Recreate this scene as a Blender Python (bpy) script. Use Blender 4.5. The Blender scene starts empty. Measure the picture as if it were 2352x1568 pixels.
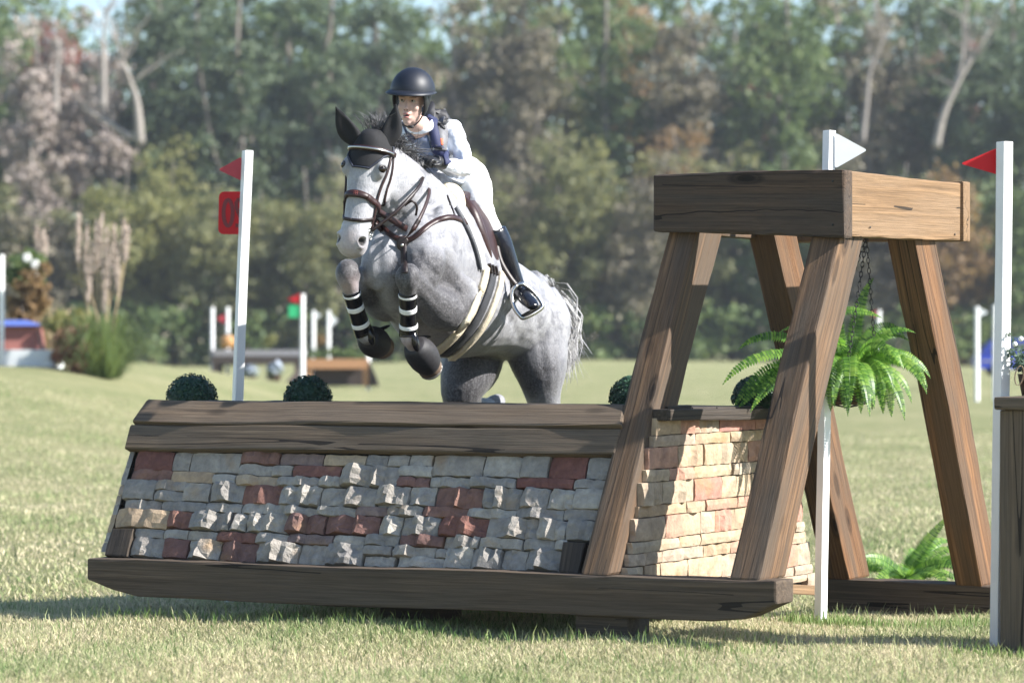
import bpy, bmesh, math, random
import numpy as np
from mathutils import Vector, Matrix
from mathutils.bvhtree import BVHTree

scene = bpy.context.scene
COL = scene.collection
R = math.radians

# ------------------------------------------------------------------ camera, sky, sun, exposure
F, CX, CY, CAMZ = 6860.0, 1176.0, 784.0, 1.40      # focal length in photo units, centre, eye height
cam_d = bpy.data.cameras.new('camera')
cam_d.sensor_width = 36.0
cam_d.lens = F / 2352.0 * 36.0
cam_d.clip_start = 0.1
cam_d.clip_end = 3000.0
cam_d.dof.use_dof = True
cam_d.dof.focus_distance = 15.0
cam_d.dof.aperture_fstop = 2.4
cam_d.dof.aperture_blades = 9
cam = bpy.data.objects.new('camera', cam_d)
COL.objects.link(cam)
cam.location = (0, 0, CAMZ)
cam.rotation_euler = (R(90), 0, 0)
scene.camera = cam

SUN_EL = R(36.0)
SUN_H = Vector((0.964, -0.266, 0)).normalized()     # horizontal direction towards the sun
SUN_DIR = (SUN_H * math.cos(SUN_EL) + Vector((0, 0, math.sin(SUN_EL)))).normalized()
world = bpy.data.worlds.new('World')
scene.world = world
world.use_nodes = True
wn, wl = world.node_tree.nodes, world.node_tree.links
wn.clear()
sky = wn.new('ShaderNodeTexSky')
sky.sky_type = 'NISHITA'
sky.sun_disc = False
sky.sun_elevation = SUN_EL
sky.sun_rotation = math.atan2(SUN_H.x, SUN_H.y)
sky.air_density = 1.0
sky.dust_density = 0.2
sky.ozone_density = 2.0
bg = wn.new('ShaderNodeBackground')
bg.inputs['Strength'].default_value = 0.09
wo = wn.new('ShaderNodeOutputWorld')
wl.new(sky.outputs[0], bg.inputs[0])
wl.new(bg.outputs[0], wo.inputs[0])
sun_d = bpy.data.lights.new('sun', 'SUN')
sun_d.energy = 5.0
sun_d.angle = R(0.55)
sun_d.color = (1.0, 0.965, 0.91)
sun = bpy.data.objects.new('sun', sun_d)
COL.objects.link(sun)
sun.location = SUN_DIR * 40
sun.rotation_euler = SUN_DIR.to_track_quat('Z', 'Y').to_euler()
vs = scene.view_settings
vs.view_transform = 'Standard'
vs.look = 'None'
vs.gamma = 1.0
vs.use_curve_mapping = False
vs.exposure = 1.28
scene.cycles.max_bounces = 6
scene.cycles.transparent_max_bounces = 8
scene.cycles.use_denoising = True

# ------------------------------------------------------------------ helpers
def at(px, py, d):
    "a point of the place: where the photo shows it, d metres away"
    return Vector(((px - CX) / F * d, d, CAMZ - (py - CY) / F * d))

def ray(px, py):
    return Vector(((px - CX) / F, 1.0, -(py - CY) / F)).normalized()

CAMP = Vector((0, 0, CAMZ))
WORLD = {}

def tag(o, label=None, cat=None, group=None, kind=None):
    if label: o['label'] = label
    if cat: o['category'] = cat
    if group: o['group'] = group
    if kind: o['kind'] = kind
    return o

def empty(name, loc, label=None, cat=None, group=None):
    o = bpy.data.objects.new(name, None)
    o.empty_display_size = 0.1
    COL.objects.link(o)
    o.location = loc
    WORLD[o.name] = Vector(loc)
    return tag(o, label, cat, group)

def wpos(o):
    return WORLD.get(o.name, Vector((0, 0, 0))) if o else Vector((0, 0, 0))

def obj(name, V, Fc, mat, parent=None, smooth=True, origin=None, attr=None):
    "link one mesh object; V in world coordinates"
    P = wpos(parent)
    O = Vector(origin) if origin is not None else (P if parent else Vector((0, 0, 0)))
    V = np.asarray([tuple(v) for v in V] if not isinstance(V, np.ndarray) else V, dtype=float)
    me = bpy.data.meshes.new(name)
    me.from_pydata((V - np.array(O)).tolist(), [], [tuple(f) for f in Fc])
    me.update()
    if smooth:
        me.polygons.foreach_set('use_smooth', np.ones(len(me.polygons), dtype=bool))
    if attr is not None:
        ca = me.color_attributes.new('tone', 'FLOAT_COLOR', 'POINT')
        ca.data.foreach_set('color', np.asarray(attr, dtype=np.float32).ravel())
    if mat: me.materials.append(mat)
    o = bpy.data.objects.new(name, me)
    COL.objects.link(o)
    o.location = O - P
    WORLD[o.name] = O
    if parent: o.parent = parent
    return o

def fast_mesh(name, V, quads, mat, parent=None, origin=(0, 0, 0), attr=None, smooth=False):
    "large numpy quad mesh (n,4) or tri mesh (n,3)"
    me = bpy.data.meshes.new(name)
    V = np.asarray(V, dtype=np.float32)
    k = quads.shape[1]
    n = len(quads)
    me.vertices.add(len(V)); me.loops.add(n * k); me.polygons.add(n)
    me.vertices.foreach_set('co', V.ravel())
    me.loops.foreach_set('vertex_index', quads.astype(np.int32).ravel())
    me.polygons.foreach_set('loop_start', np.arange(0, n * k, k, dtype=np.int32))
    me.polygons.foreach_set('loop_total', np.full(n, k, dtype=np.int32))
    if smooth: me.polygons.foreach_set('use_smooth', np.ones(n, dtype=bool))
    me.update(calc_edges=True)
    if attr is not None:
        ca = me.color_attributes.new('tone', 'FLOAT_COLOR', 'POINT')
        ca.data.foreach_set('color', np.asarray(attr, dtype=np.float32).ravel())
    if mat: me.materials.append(mat)
    o = bpy.data.objects.new(name, me)
    COL.objects.link(o)
    O = Vector(origin)
    o.location = O - wpos(parent)
    WORLD[o.name] = O
    if parent: o.parent = parent
    return o

def copy_tree(o, parent=None, offset=(0, 0, 0)):
    c = o.copy()
    COL.objects.link(c)
    if parent: c.parent = parent
    else: c.location = o.location + Vector(offset)
    for ch in o.children: copy_tree(ch, c)
    return c

# ---- shapes: all return (verts, faces)
def join(*shapes):
    V, Fc = [], []
    for v, f in shapes:
        k = len(V); V += list(v); Fc += [tuple(i + k for i in q) for q in f]
    return V, Fc

def catmull(vals, sub):
    "vals: list of numpy rows -> smoothly interpolated rows"
    A = [np.asarray(v, dtype=float) for v in vals]
    n = len(A); out = []
    for i in range(n - 1):
        p0, p1, p2, p3 = A[max(i - 1, 0)], A[i], A[i + 1], A[min(i + 2, n - 1)]
        for j in range(sub):
            t = j / sub
            out.append(0.5 * ((2 * p1) + (p2 - p0) * t + (2 * p0 - 5 * p1 + 4 * p2 - p3) * t * t + (3 * p1 - p0 - 3 * p2 + p3) * t ** 3))
    out.append(A[-1])
    return out

def loft(secs, up=(0, 0, 1), n=16, sub=4, power=2.0, cap=True, fixed=None):
    "secs: (centre, half width, half height); a closed tube with rounded sections. fixed=(side, up) keeps every section parallel"
    rows = catmull([list(c) + [a, b] for c, a, b in secs], sub)
    V, Fc = [], []
    m = len(rows)
    prev = None
    for i, r in enumerate(rows):
        c = Vector(r[:3])
        if fixed:
            s, u = Vector(fixed[0]), Vector(fixed[1])
        else:
            T = Vector(rows[min(i + 1, m - 1)][:3]) - Vector(rows[max(i - 1, 0)][:3])
            if T.length < 1e-9: T = Vector((0, 0, 1))
            T.normalize()
            s = T.cross(Vector(up))
            if s.length < 1e-4: s = prev or Vector((1, 0, 0))
            s.normalize()
            u = s.cross(T)
            prev = s
        for k in range(n):
            th = 2 * math.pi * k / n
            cs, sn = math.cos(th), math.sin(th)
            e = 2.0 / power
            x = math.copysign(abs(cs) ** e, cs) * max(r[3], 1e-4)
            y = math.copysign(abs(sn) ** e, sn) * max(r[4], 1e-4)
            V.append(c + s * x + u * y)
    for i in range(m - 1):
        for k in range(n):
            a, b = i * n + k, i * n + (k + 1) % n
            Fc.append((a, b, b + n, a + n))
    if cap:
        V.append(Vector(rows[0][:3])); V.append(Vector(rows[-1][:3]))
        c0, c1 = len(V) - 2, len(V) - 1
        for k in range(n):
            Fc.append((c0, (k + 1) % n, k))
            b = (m - 1) * n
            Fc.append((c1, b + k, b + (k + 1) % n))
    return V, Fc

def tube(pts, r, n=8, sub=3, up=(0.1, 0.2, 1)):
    if not isinstance(r, (list, tuple)): r = [r] * len(pts)
    return loft([(p, a, a) for p, a in zip(pts, r)], up=up, n=n, sub=sub)

def ellipsoid(c, axes, n=16, m=10):
    "axes: three vectors (radius included)"
    c = Vector(c); A = [Vector(a) for a in axes]
    V, Fc = [], []
    for i in range(m + 1):
        ph = math.pi * i / m
        for k in range(n):
            th = 2 * math.pi * k / n
            V.append(c + A[0] * (math.sin(ph) * math.cos(th)) + A[1] * (math.sin(ph) * math.sin(th)) + A[2] * math.cos(ph))
    for i in range(m):
        for k in range(n):
            a, b = i * n + k, i * n + (k + 1) % n
            Fc.append((a, a + n, b + n, b))
    return V, Fc

def ball(c, r, n=14, m=8):
    return ellipsoid(c, [(r, 0, 0), (0, r, 0), (0, 0, r)], n, m)

def box(c, ax, half):
    "ax: three unit vectors, half: three half sizes"
    c = Vector(c)
    V = []
    for i in (-1, 1):
        for j in (-1, 1):
            for k in (-1, 1):
                V.append(c + Vector(ax[0]) * (i * half[0]) + Vector(ax[1]) * (j * half[1]) + Vector(ax[2]) * (k * half[2]))
    return V, [(0, 1, 3, 2), (4, 6, 7, 5), (0, 4, 5, 1), (2, 3, 7, 6), (0, 2, 6, 4), (1, 5, 7, 3)]

XYZ = (Vector((1, 0, 0)), Vector((0, 1, 0)), Vector((0, 0, 1)))

def poly_prism(pts, depth):
    "pts: polygon in 3D; extruded by the vector depth"
    n = len(pts); D = Vector(depth)
    V = [Vector(p) for p in pts] + [Vector(p) + D for p in pts]
    Fc = [tuple(range(n))[::-1], tuple(range(n, 2 * n))]
    for i in range(n):
        j = (i + 1) % n
        Fc.append((i, j, j + n, i + n))
    return V, Fc

def timber(name, corners0, corners1, mat, parent, seed=0, bevel=0.012, segs=10, wob=0.003):
    """a sawn timber between two end quads (each 4 points, same order); local X runs along it.
    edges are eased and the faces are slightly uneven"""
    rng = random.Random(seed)
    c0 = [Vector(p) for p in corners0]; c1 = [Vector(p) for p in corners1]
    m0 = sum(c0, Vector()) / 4; m1 = sum(c1, Vector()) / 4
    X = (m1 - m0).normalized()
    Y = (c0[1] - c0[0]); Y = (Y - X * Y.dot(X)).normalized()
    Z = X.cross(Y)
    M = Matrix((X, Y, Z))                 # world -> local
    ctr = (m0 + m1) / 2
    bm = bmesh.new()
    rows = []
    for i in range(segs + 1):
        t = i / segs
        rows.append([bm.verts.new(M @ (a.lerp(b, t) - ctr)) for a, b in zip(c0, c1)])
    for i in range(segs):
        for k in range(4):
            bm.faces.new((rows[i][k], rows[i][(k + 1) % 4], rows[i + 1][(k + 1) % 4], rows[i + 1][k]))
    bm.faces.new(rows[0][::-1]); bm.faces.new(rows[-1])
    bmesh.ops.recalc_face_normals(bm, faces=bm.faces)
    es = [e for e in bm.edges if e.calc_face_angle(0) > 0.6]
    bmesh.ops.bevel(bm, geom=es, offset=bevel, segments=2, profile=0.6, affect='EDGES')
    for v in bm.verts:
        q = v.co
        v.co = q + Vector((rng.uniform(-1, 1) * wob * .4, rng.uniform(-1, 1) * wob, rng.uniform(-1, 1) * wob)) * 0.6 + \
            Vector((0, math.sin(q.x * 3.1 + seed) * wob, math.sin(q.x * 4.3 + seed * 2.0) * wob))
    me = bpy.data.meshes.new(name)
    bm.to_mesh(me); bm.free()
    me.materials.append(mat)
    for p in me.polygons: p.use_smooth = False
    o = bpy.data.objects.new(name, me)
    COL.objects.link(o)
    o.rotation_euler = M.transposed().to_euler()
    o.location = ctr - wpos(parent)
    WORLD[o.name] = ctr
    if parent: o.parent = parent
    return o

# ------------------------------------------------------------------ materials
def mat_new(name):
    m = bpy.data.materials.new(name)
    m.use_nodes = True
    nt = m.node_tree
    b = nt.nodes['Principled BSDF']
    return m, nt, b

def node(nt, t, **kw):
    n = nt.nodes.new(t)
    for k, v in kw.items():
        if k.startswith('i_'):
            key = k[2:]
            key = int(key) if key.isdigit() else key.replace('_', ' ')
            n.inputs[key].default_value = v
        else: setattr(n, k, v)
    return n

def ramp(nt, fac, stops, interp='LINEAR'):
    r = nt.nodes.new('ShaderNodeValToRGB')
    r.color_ramp.interpolation = interp
    el = r.color_ramp.elements
    while len(el) > 1: el.remove(el[-1])
    el[0].position = stops[0][0]; el[0].color = (*stops[0][1], 1)
    for p, c in stops[1:]:
        e = el.new(p); e.color = (*c, 1)
    if fac is not None: nt.links.new(fac, r.inputs[0])
    return r.outputs[0]

def math_n(nt, op, a, b=None, c=None):
    n = nt.nodes.new('ShaderNodeMath'); n.operation = op
    for i, v in enumerate((a, b, c)):
        if v is None: continue
        if isinstance(v, (int, float)): n.inputs[i].default_value = v
        else: nt.links.new(v, n.inputs[i])
    return n.outputs[0]

def mix_c(nt, fac, a, b, mode='MIX'):
    n = nt.nodes.new('ShaderNodeMix'); n.data_type = 'RGBA'; n.blend_type = mode
    for i, v in ((0, fac), (6, a), (7, b)):
        if isinstance(v, (int, float)): n.inputs[i].default_value = v
        elif isinstance(v, tuple): n.inputs[i].default_value = (*v[:3], 1)
        else: nt.links.new(v, n.inputs[i])
    return n.outputs[2]

def coords(nt, scale=(1, 1, 1), offset_random=True):
    tc = nt.nodes.new('ShaderNodeTexCoord')
    v = tc.outputs['Object']
    if offset_random:
        oi = nt.nodes.new('ShaderNodeObjectInfo')
        mu = node(nt, 'ShaderNodeVectorMath', operation='SCALE')
        cx = nt.nodes.new('ShaderNodeCombineXYZ')
        for i, k in enumerate((37.0, 71.0, 53.0)):
            nt.links.new(math_n(nt, 'MULTIPLY', oi.outputs['Random'], k), cx.inputs[i])
        ad = node(nt, 'ShaderNodeVectorMath', operation='ADD')
        nt.links.new(v, ad.inputs[0]); nt.links.new(cx.outputs[0], ad.inputs[1])
        v = ad.outputs[0]
    mp = nt.nodes.new('ShaderNodeMapping')
    mp.inputs['Scale'].default_value = scale
    nt.links.new(v, mp.inputs[0])
    return mp.outputs[0]

def noise(nt, vec, scale, detail=4, rough=0.55, out=0, dist=0.0):
    n = nt.nodes.new('ShaderNodeTexNoise')
    n.inputs['Scale'].default_value = scale
    n.inputs['Detail'].default_value = detail
    n.inputs['Roughness'].default_value = rough
    n.inputs['Distortion'].default_value = dist
    if vec is not None: nt.links.new(vec, n.inputs['Vector'])
    return n.outputs[out]

def bump(nt, bsdf, h, strength=0.5, dist=0.01):
    b = nt.nodes.new('ShaderNodeBump')
    b.inputs['Strength'].default_value = strength
    b.inputs['Distance'].default_value = dist
    nt.links.new(h, b.inputs['Height'])
    nt.links.new(b.outputs[0], bsdf.inputs['Normal'])
    return b

def plain(name, col, rough=0.6, var=0.08, metallic=0.0, scale=20.0, bmp=0.0, spec=0.5, coat=0.0, sheen=0.0):
    m, nt, b = mat_new(name)
    v = coords(nt)
    f = noise(nt, v, scale, 5)
    lo = tuple(max(c * (1 - var), 0) for c in col); hi = tuple(min(c * (1 + var), 1) for c in col)
    nt.links.new(ramp(nt, f, [(0.3, lo), (0.7, hi)]), b.inputs['Base Color'])
    b.inputs['Roughness'].default_value = rough
    b.inputs['Metallic'].default_value = metallic
    b.inputs['Specular IOR Level'].default_value = spec
    b.inputs['Coat Weight'].default_value = coat
    b.inputs['Sheen Weight'].default_value = sheen
    if bmp: bump(nt, b, noise(nt, v, scale * 2.5, 6), bmp, 0.004)
    return m

def wood(name, dark, light, grey, knots=True, crack=1.0, rough=0.75):
    m, nt, b = mat_new(name)
    v = coords(nt, (1, 1, 1))
    def sc(s):
        mp = nt.nodes.new('ShaderNodeMapping'); mp.inputs['Scale'].default_value = s
        nt.links.new(v, mp.inputs[0]); return mp.outputs[0]
    broad = noise(nt, sc((0.7, 5, 5)), 1.6, 4, 0.5, dist=0.6)
    rings = noise(nt, sc((0.22, 26, 26)), 2.2, 6, 0.6, dist=0.25)
    fine = noise(nt, sc((1.5, 75, 75)), 2.0, 5, 0.65)
    col = ramp(nt, rings, [(0.30, dark), (0.5, tuple((a + c) / 2 for a, c in zip(dark, light))), (0.68, light)])
    col = mix_c(nt, ramp(nt, broad, [(0.36, (0, 0, 0)), (0.60, (1, 1, 1))]), col, grey)
    col = mix_c(nt, 0.48, col, ramp(nt, fine, [(0.3, (0.30, 0.28, 0.27)), (0.62, (1.3, 1.28, 1.25))]), 'MULTIPLY')
    # drying cracks: thin, long, along the grain
    ck = noise(nt, sc((0.16, 7, 7)), 1.2, 2, 0.35, dist=0.0)
    line = math_n(nt, 'ABSOLUTE', math_n(nt, 'SUBTRACT', ck, 0.5))
    where = noise(nt, sc((0.8, 2.2, 2.2)), 1.1, 2)
    wmask = math_n(nt, 'MULTIPLY', math_n(nt, 'GREATER_THAN', where, 0.47), 0.0052 * crack)
    cmask = math_n(nt, 'LESS_THAN', line, wmask)
    col = mix_c(nt, math_n(nt, 'MULTIPLY', cmask, 0.88), col, (0.012, 0.009, 0.007))
    h = math_n(nt, 'ADD', math_n(nt, 'MULTIPLY', fine, 0.35), math_n(nt, 'MULTIPLY', rings, 0.4))
    h = math_n(nt, 'SUBTRACT', h, math_n(nt, 'MULTIPLY', cmask, 1.3))
    if knots:
        vo = nt.nodes.new('ShaderNodeTexVoronoi'); vo.inputs['Scale'].default_value = 1.0
        vo.inputs['Randomness'].default_value = 1.0
        nt.links.new(sc((1.7, 5.0, 5.0)), vo.inputs['Vector'])
        k = vo.outputs['Distance']
        kn = ramp(nt, k, [(0.0, (0.95, 0.95, 0.95)), (0.07, (0.9, 0.9, 0.9)), (0.10, (0.45, 0.45, 0.45)), (0.13, (0.6, 0.6, 0.6)), (0.19, (0, 0, 0))])
        col = mix_c(nt, kn, col, tuple(x * 0.28 for x in dark))
        h = math_n(nt, 'SUBTRACT', h, math_n(nt, 'MULTIPLY', kn, 0.25))
    nt.links.new(col, b.inputs['Base Color'])
    b.inputs['Roughness'].default_value = rough
    b.inputs['Specular IOR Level'].default_value = 0.3
    bump(nt, b, h, 0.75, 0.012)
    return m

M = {}
M['timber'] = wood('weathered_timber', (0.048, 0.031, 0.021), (0.235, 0.138, 0.074), (0.100, 0.073, 0.052))
M['timber_shaded'] = wood('shade_darkened_timber', (0.034, 0.024, 0.018), (0.125, 0.082, 0.054), (0.070, 0.054, 0.043))  # same timber, with the front beam's shade put into the colour
M['timber_red'] = wood('reddish_timber', (0.058, 0.030, 0.017), (0.27, 0.140, 0.066), (0.12, 0.076, 0.048))
M['timber_pale'] = wood('pale_timber', (0.13, 0.080, 0.042), (0.29, 0.180, 0.095), (0.22, 0.145, 0.085), knots=False)
M['plank'] = wood('dark_stained_plank', (0.064, 0.046, 0.032), (0.195, 0.142, 0.096), (0.130, 0.100, 0.073))
M['skid'] = wood('old_grey_timber', (0.046, 0.034, 0.025), (0.135, 0.099, 0.071), (0.092, 0.071, 0.054), crack=1.7)
M['block'] = wood('charred_block', (0.025, 0.02, 0.016), (0.09, 0.068, 0.05), (0.055, 0.045, 0.038), knots=False)
M['post'] = plain('white_painted_post', (0.80, 0.80, 0.80), 0.45, 0.05, scale=6, bmp=0.15)
M['white_plastic'] = plain('white_plastic', (0.75, 0.77, 0.78), 0.4, 0.03)
pass
M['flag_red'] = plain('dull_red_flag', (0.48, 0.045, 0.06), 0.5, 0.06)
M['digit'] = plain('digit_dark_red', (0.20, 0.012, 0.02), 0.4, 0.05)
M['green_plastic'] = plain('green_plastic', (0.03, 0.45, 0.18), 0.4, 0.05)
M['iron'] = plain('black_iron', (0.015, 0.015, 0.016), 0.5, 0.1)
M['steel'] = plain('brushed_steel', (0.62, 0.62, 0.60), 0.28, 0.06, metallic=1.0)
M['stitch'] = plain('red_stitching', (0.30, 0.08, 0.07), 0.5, 0.1)
M['soil'] = plain('brown_pot', (0.06, 0.035, 0.02), 0.8, 0.2)

def stone_mat(name, cols, bmp=0.7):
    m, nt, b = mat_new(name)
    v = coords(nt)
    oi = nt.nodes.new('ShaderNodeObjectInfo')
    n = len(cols)
    base = ramp(nt, oi.outputs['Random'], [((i + 0.5) / n, c) for i, c in enumerate(cols)])
    f = noise(nt, v, 9, 5, 0.6, dist=0.8)
    g = noise(nt, v, 32, 6, 0.7)
    col = mix_c(nt, 0.6, base, ramp(nt, f, [(0.3, (0.55, 0.52, 0.52)), (0.7, (1.25, 1.2, 1.1))]), 'MULTIPLY')
    col = mix_c(nt, 0.5, col, ramp(nt, g, [(0.3, (0.6, 0.6, 0.6)), (0.65, (1.2, 1.2, 1.2))]), 'MULTIPLY')
    rust = noise(nt, v, 4.0, 3)
    col = mix_c(nt, ramp(nt, rust, [(0.60, (0, 0, 0)), (0.74, (0.6, 0.6, 0.6))]), col, (0.36, 0.22, 0.10))
    nt.links.new(col, b.inputs['Base Color'])
    b.inputs['Roughness'].default_value = 0.9
    b.inputs['Specular IOR Level'].default_value = 0.2
    h = math_n(nt, 'ADD', math_n(nt, 'MULTIPLY', f, 0.8), math_n(nt, 'MULTIPLY', g, 0.5))
    bump(nt, b, h, bmp, 0.035)
    return m
M['stone'] = stone_mat('grey_ledgestone', [(0.30, 0.285, 0.27), (0.39, 0.365, 0.335), (0.33, 0.305, 0.28), (0.43, 0.405, 0.37)])
M['stone_tan'] = stone_mat('tan_ledgestone', [(0.42, 0.34, 0.27), (0.44, 0.32, 0.21), (0.45, 0.38, 0.30), (0.46, 0.36, 0.25)], 0.45)
M['stone_red'] = stone_mat('red_ledgestone', [(0.20, 0.095, 0.082), (0.27, 0.155, 0.125), (0.21, 0.13, 0.118), (0.25, 0.125, 0.105)])
M['stone_pink'] = stone_mat('pink_ledgestone', [(0.43, 0.23, 0.19), (0.46, 0.28, 0.21)], 0.45)
M['stone_mauve'] = stone_mat('mauve_ledgestone', [(0.24, 0.185, 0.175), (0.27, 0.20, 0.185)])
M['mortar'] = plain('dark_mortar', (0.045, 0.042, 0.038), 0.95, 0.3, bmp=0.6)

def leaf_mat(name, cols, trans=0.35, rough=0.55, vscale=0.25, spec=0.25):
    "foliage: leaves take different tints, light passes through them"
    m, nt, b = mat_new(name)
    tc = nt.nodes.new('ShaderNodeTexCoord')
    f = noise(nt, tc.outputs['Object'], vscale, 3, 0.6)
    g = nt.nodes.new('ShaderNodeNewGeometry')
    mixf = math_n(nt, 'ADD', math_n(nt, 'MULTIPLY', f, 0.6), math_n(nt, 'MULTIPLY', g.outputs['Random Per Island'], 0.4))
    n = len(cols)
    col = ramp(nt, mixf, [(0.28 + 0.44 * i / max(n - 1, 1), c) for i, c in enumerate(cols)])
    nt.links.new(col, b.inputs['Base Color'])
    b.inputs['Roughness'].default_value = rough
    b.inputs['Specular IOR Level'].default_value = spec
    t = nt.nodes.new('ShaderNodeBsdfTranslucent')
    tcol = mix_c(nt, 0.35, col, (0.9, 1.0, 0.25), 'MULTIPLY')
    hs = nt.nodes.new('ShaderNodeHueSaturation'); hs.inputs['Value'].default_value = 1.5
    nt.links.new(tcol, hs.inputs['Color'])
    nt.links.new(hs.outputs[0], t.inputs[0])
    mx = nt.nodes.new('ShaderNodeMixShader'); mx.inputs[0].default_value = trans
    nt.links.new(b.outputs[0], mx.inputs[1]); nt.links.new(t.outputs[0], mx.inputs[2])
    nt.links.new(mx.outputs[0], nt.nodes['Material Output'].inputs[0])
    return m

M['red_plastic'] = leaf_mat('thin_red_plastic', [(0.60, 0.030, 0.040), (0.66, 0.036, 0.046)], 0.35, .4, 1.0)
for _n in M['red_plastic'].node_tree.nodes:
    if _n.bl_idname == 'ShaderNodeMix': _n.inputs[0].default_value = 0.0
# ------------------------------------------------------------------ ground
def sstep(a, b, x):
    t = np.clip((x - a) / (b - a), 0, 1)
    return t * t * (3 - 2 * t)

def gz(x, y):
    "height of the field"
    x = np.asarray(x, dtype=float); y = np.asarray(y, dtype=float)
    z = -0.10 * sstep(14.2, 16.8, y - 0.25 * x) * (1 - sstep(18, 26, y))
    z = z + 1.02 * sstep(22, 52, y) * (1 - sstep(-9.0, -2.6, x)) * (1 - sstep(62, 95, y))
    z = z + 0.020 * np.sin(x * 1.7 + y * 0.9) + 0.012 * np.sin(x * 4.1 - y * 2.3) - 0.01
    sf = (1.1296 - x) / 0.866
    z = z + 0.075 * np.exp(-((y - 13.5 - 0.5 * sf - 0.05) / 0.5) ** 2) * sstep(1.2, 2.8, sf) * (1 - sstep(4.2, 5.2, sf))
    z = z + 0.25 * np.sin(x * 0.09 + 1.2) * sstep(60, 120, y)
    return z

def grass_ground():
    m, nt, b = mat_new('dry_grass_field')
    tc = nt.nodes.new('ShaderNodeTexCoord'); v = tc.outputs['Object']
    big = noise(nt, v, 0.35, 4, 0.6, dist=0.4)
    mid = noise(nt, v, 3.5, 5, 0.65)
    fin = noise(nt, v, 45, 6, 0.75)
    c = ramp(nt, big, [(0.36, (0.24, 0.27, 0.125)), (0.50, (0.35, 0.345, 0.19)), (0.64, (0.46, 0.42, 0.26))])
    c2 = ramp(nt, mid, [(0.32, (0.19, 0.25, 0.10)), (0.52, (0.36, 0.355, 0.20)), (0.70, (0.50, 0.44, 0.29))])
    c = mix_c(nt, 0.5, c, c2)
    c = mix_c(nt, 0.7, c, ramp(nt, fin, [(0.30, (0.45, 0.45, 0.42)), (0.66, (1.25, 1.2, 1.1))]), 'MULTIPLY')
    c = mix_c(nt, 1.0, c, (0.84, 0.87, 0.84), 'MULTIPLY')
    nt.links.new(c, b.inputs['Base Color'])
    b.inputs['Roughness'].default_value = 0.95
    b.inputs['Specular IOR Level'].default_value = 0.1
    bump(nt, b, fin, 0.9, 0.05)
    return m

def ground_sheet():
    ys = np.concatenate([np.linspace(4, 30, 105), np.linspace(31, 130, 80), np.geomspace(133, 900, 26)])
    xs = np.concatenate([-np.geomspace(500, 8, 26), np.linspace(-7.5, 7.5, 76), np.geomspace(8, 500, 26)])
    Xg, Yg = np.meshgrid(xs, ys)
    V = np.stack([Xg, Yg, gz(Xg, Yg)], -1).reshape(-1, 3)
    nx = len(xs); idx = np.arange(len(ys) * nx).reshape(len(ys), nx)
    Q = np.stack([idx[:-1, :-1], idx[:-1, 1:], idx[1:, 1:], idx[1:, :-1]], -1).reshape(-1, 4)
    o = fast_mesh('field', V, Q, grass_ground(), smooth=True)
    tag(o, 'pale sunlit grass field running back to the wood', kind='structure')
ground_sheet()

# tint carried by every blade (green to straw)
def blade_mat():
    m, nt, b = mat_new('grass_blade')
    a = nt.nodes.new('ShaderNodeAttribute'); a.attribute_name = 'tone'
    nt.links.new(a.outputs['Color'], b.inputs['Base Color'])
    b.inputs['Roughness'].default_value = 0.6
    b.inputs['Specular IOR Level'].default_value = 0.2
    t = nt.nodes.new('ShaderNodeBsdfTranslucent')
    hs = nt.nodes.new('ShaderNodeHueSaturation'); hs.inputs['Value'].default_value = 1.4
    nt.links.new(a.outputs['Color'], hs.inputs['Color']); nt.links.new(hs.outputs[0], t.inputs[0])
    mx = nt.nodes.new('ShaderNodeMixShader'); mx.inputs[0].default_value = 0.35
    nt.links.new(b.outputs[0], mx.inputs[1]); nt.links.new(t.outputs[0], mx.inputs[2])
    nt.links.new(mx.outputs[0], nt.nodes['Material Output'].inputs[0])
    return m
BLADE = blade_mat()

def smooth_noise(x, y, s, seed):
    r = np.random.RandomState(seed)
    out = np.zeros_like(x)
    for k in range(6):
        a = r.uniform(0, 2 * np.pi); f = s * r.uniform(0.6, 1.8)
        out += np.sin((x * np.cos(a) + y * np.sin(a)) * f + r.uniform(0, 6))
    return out / 6.0

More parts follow.
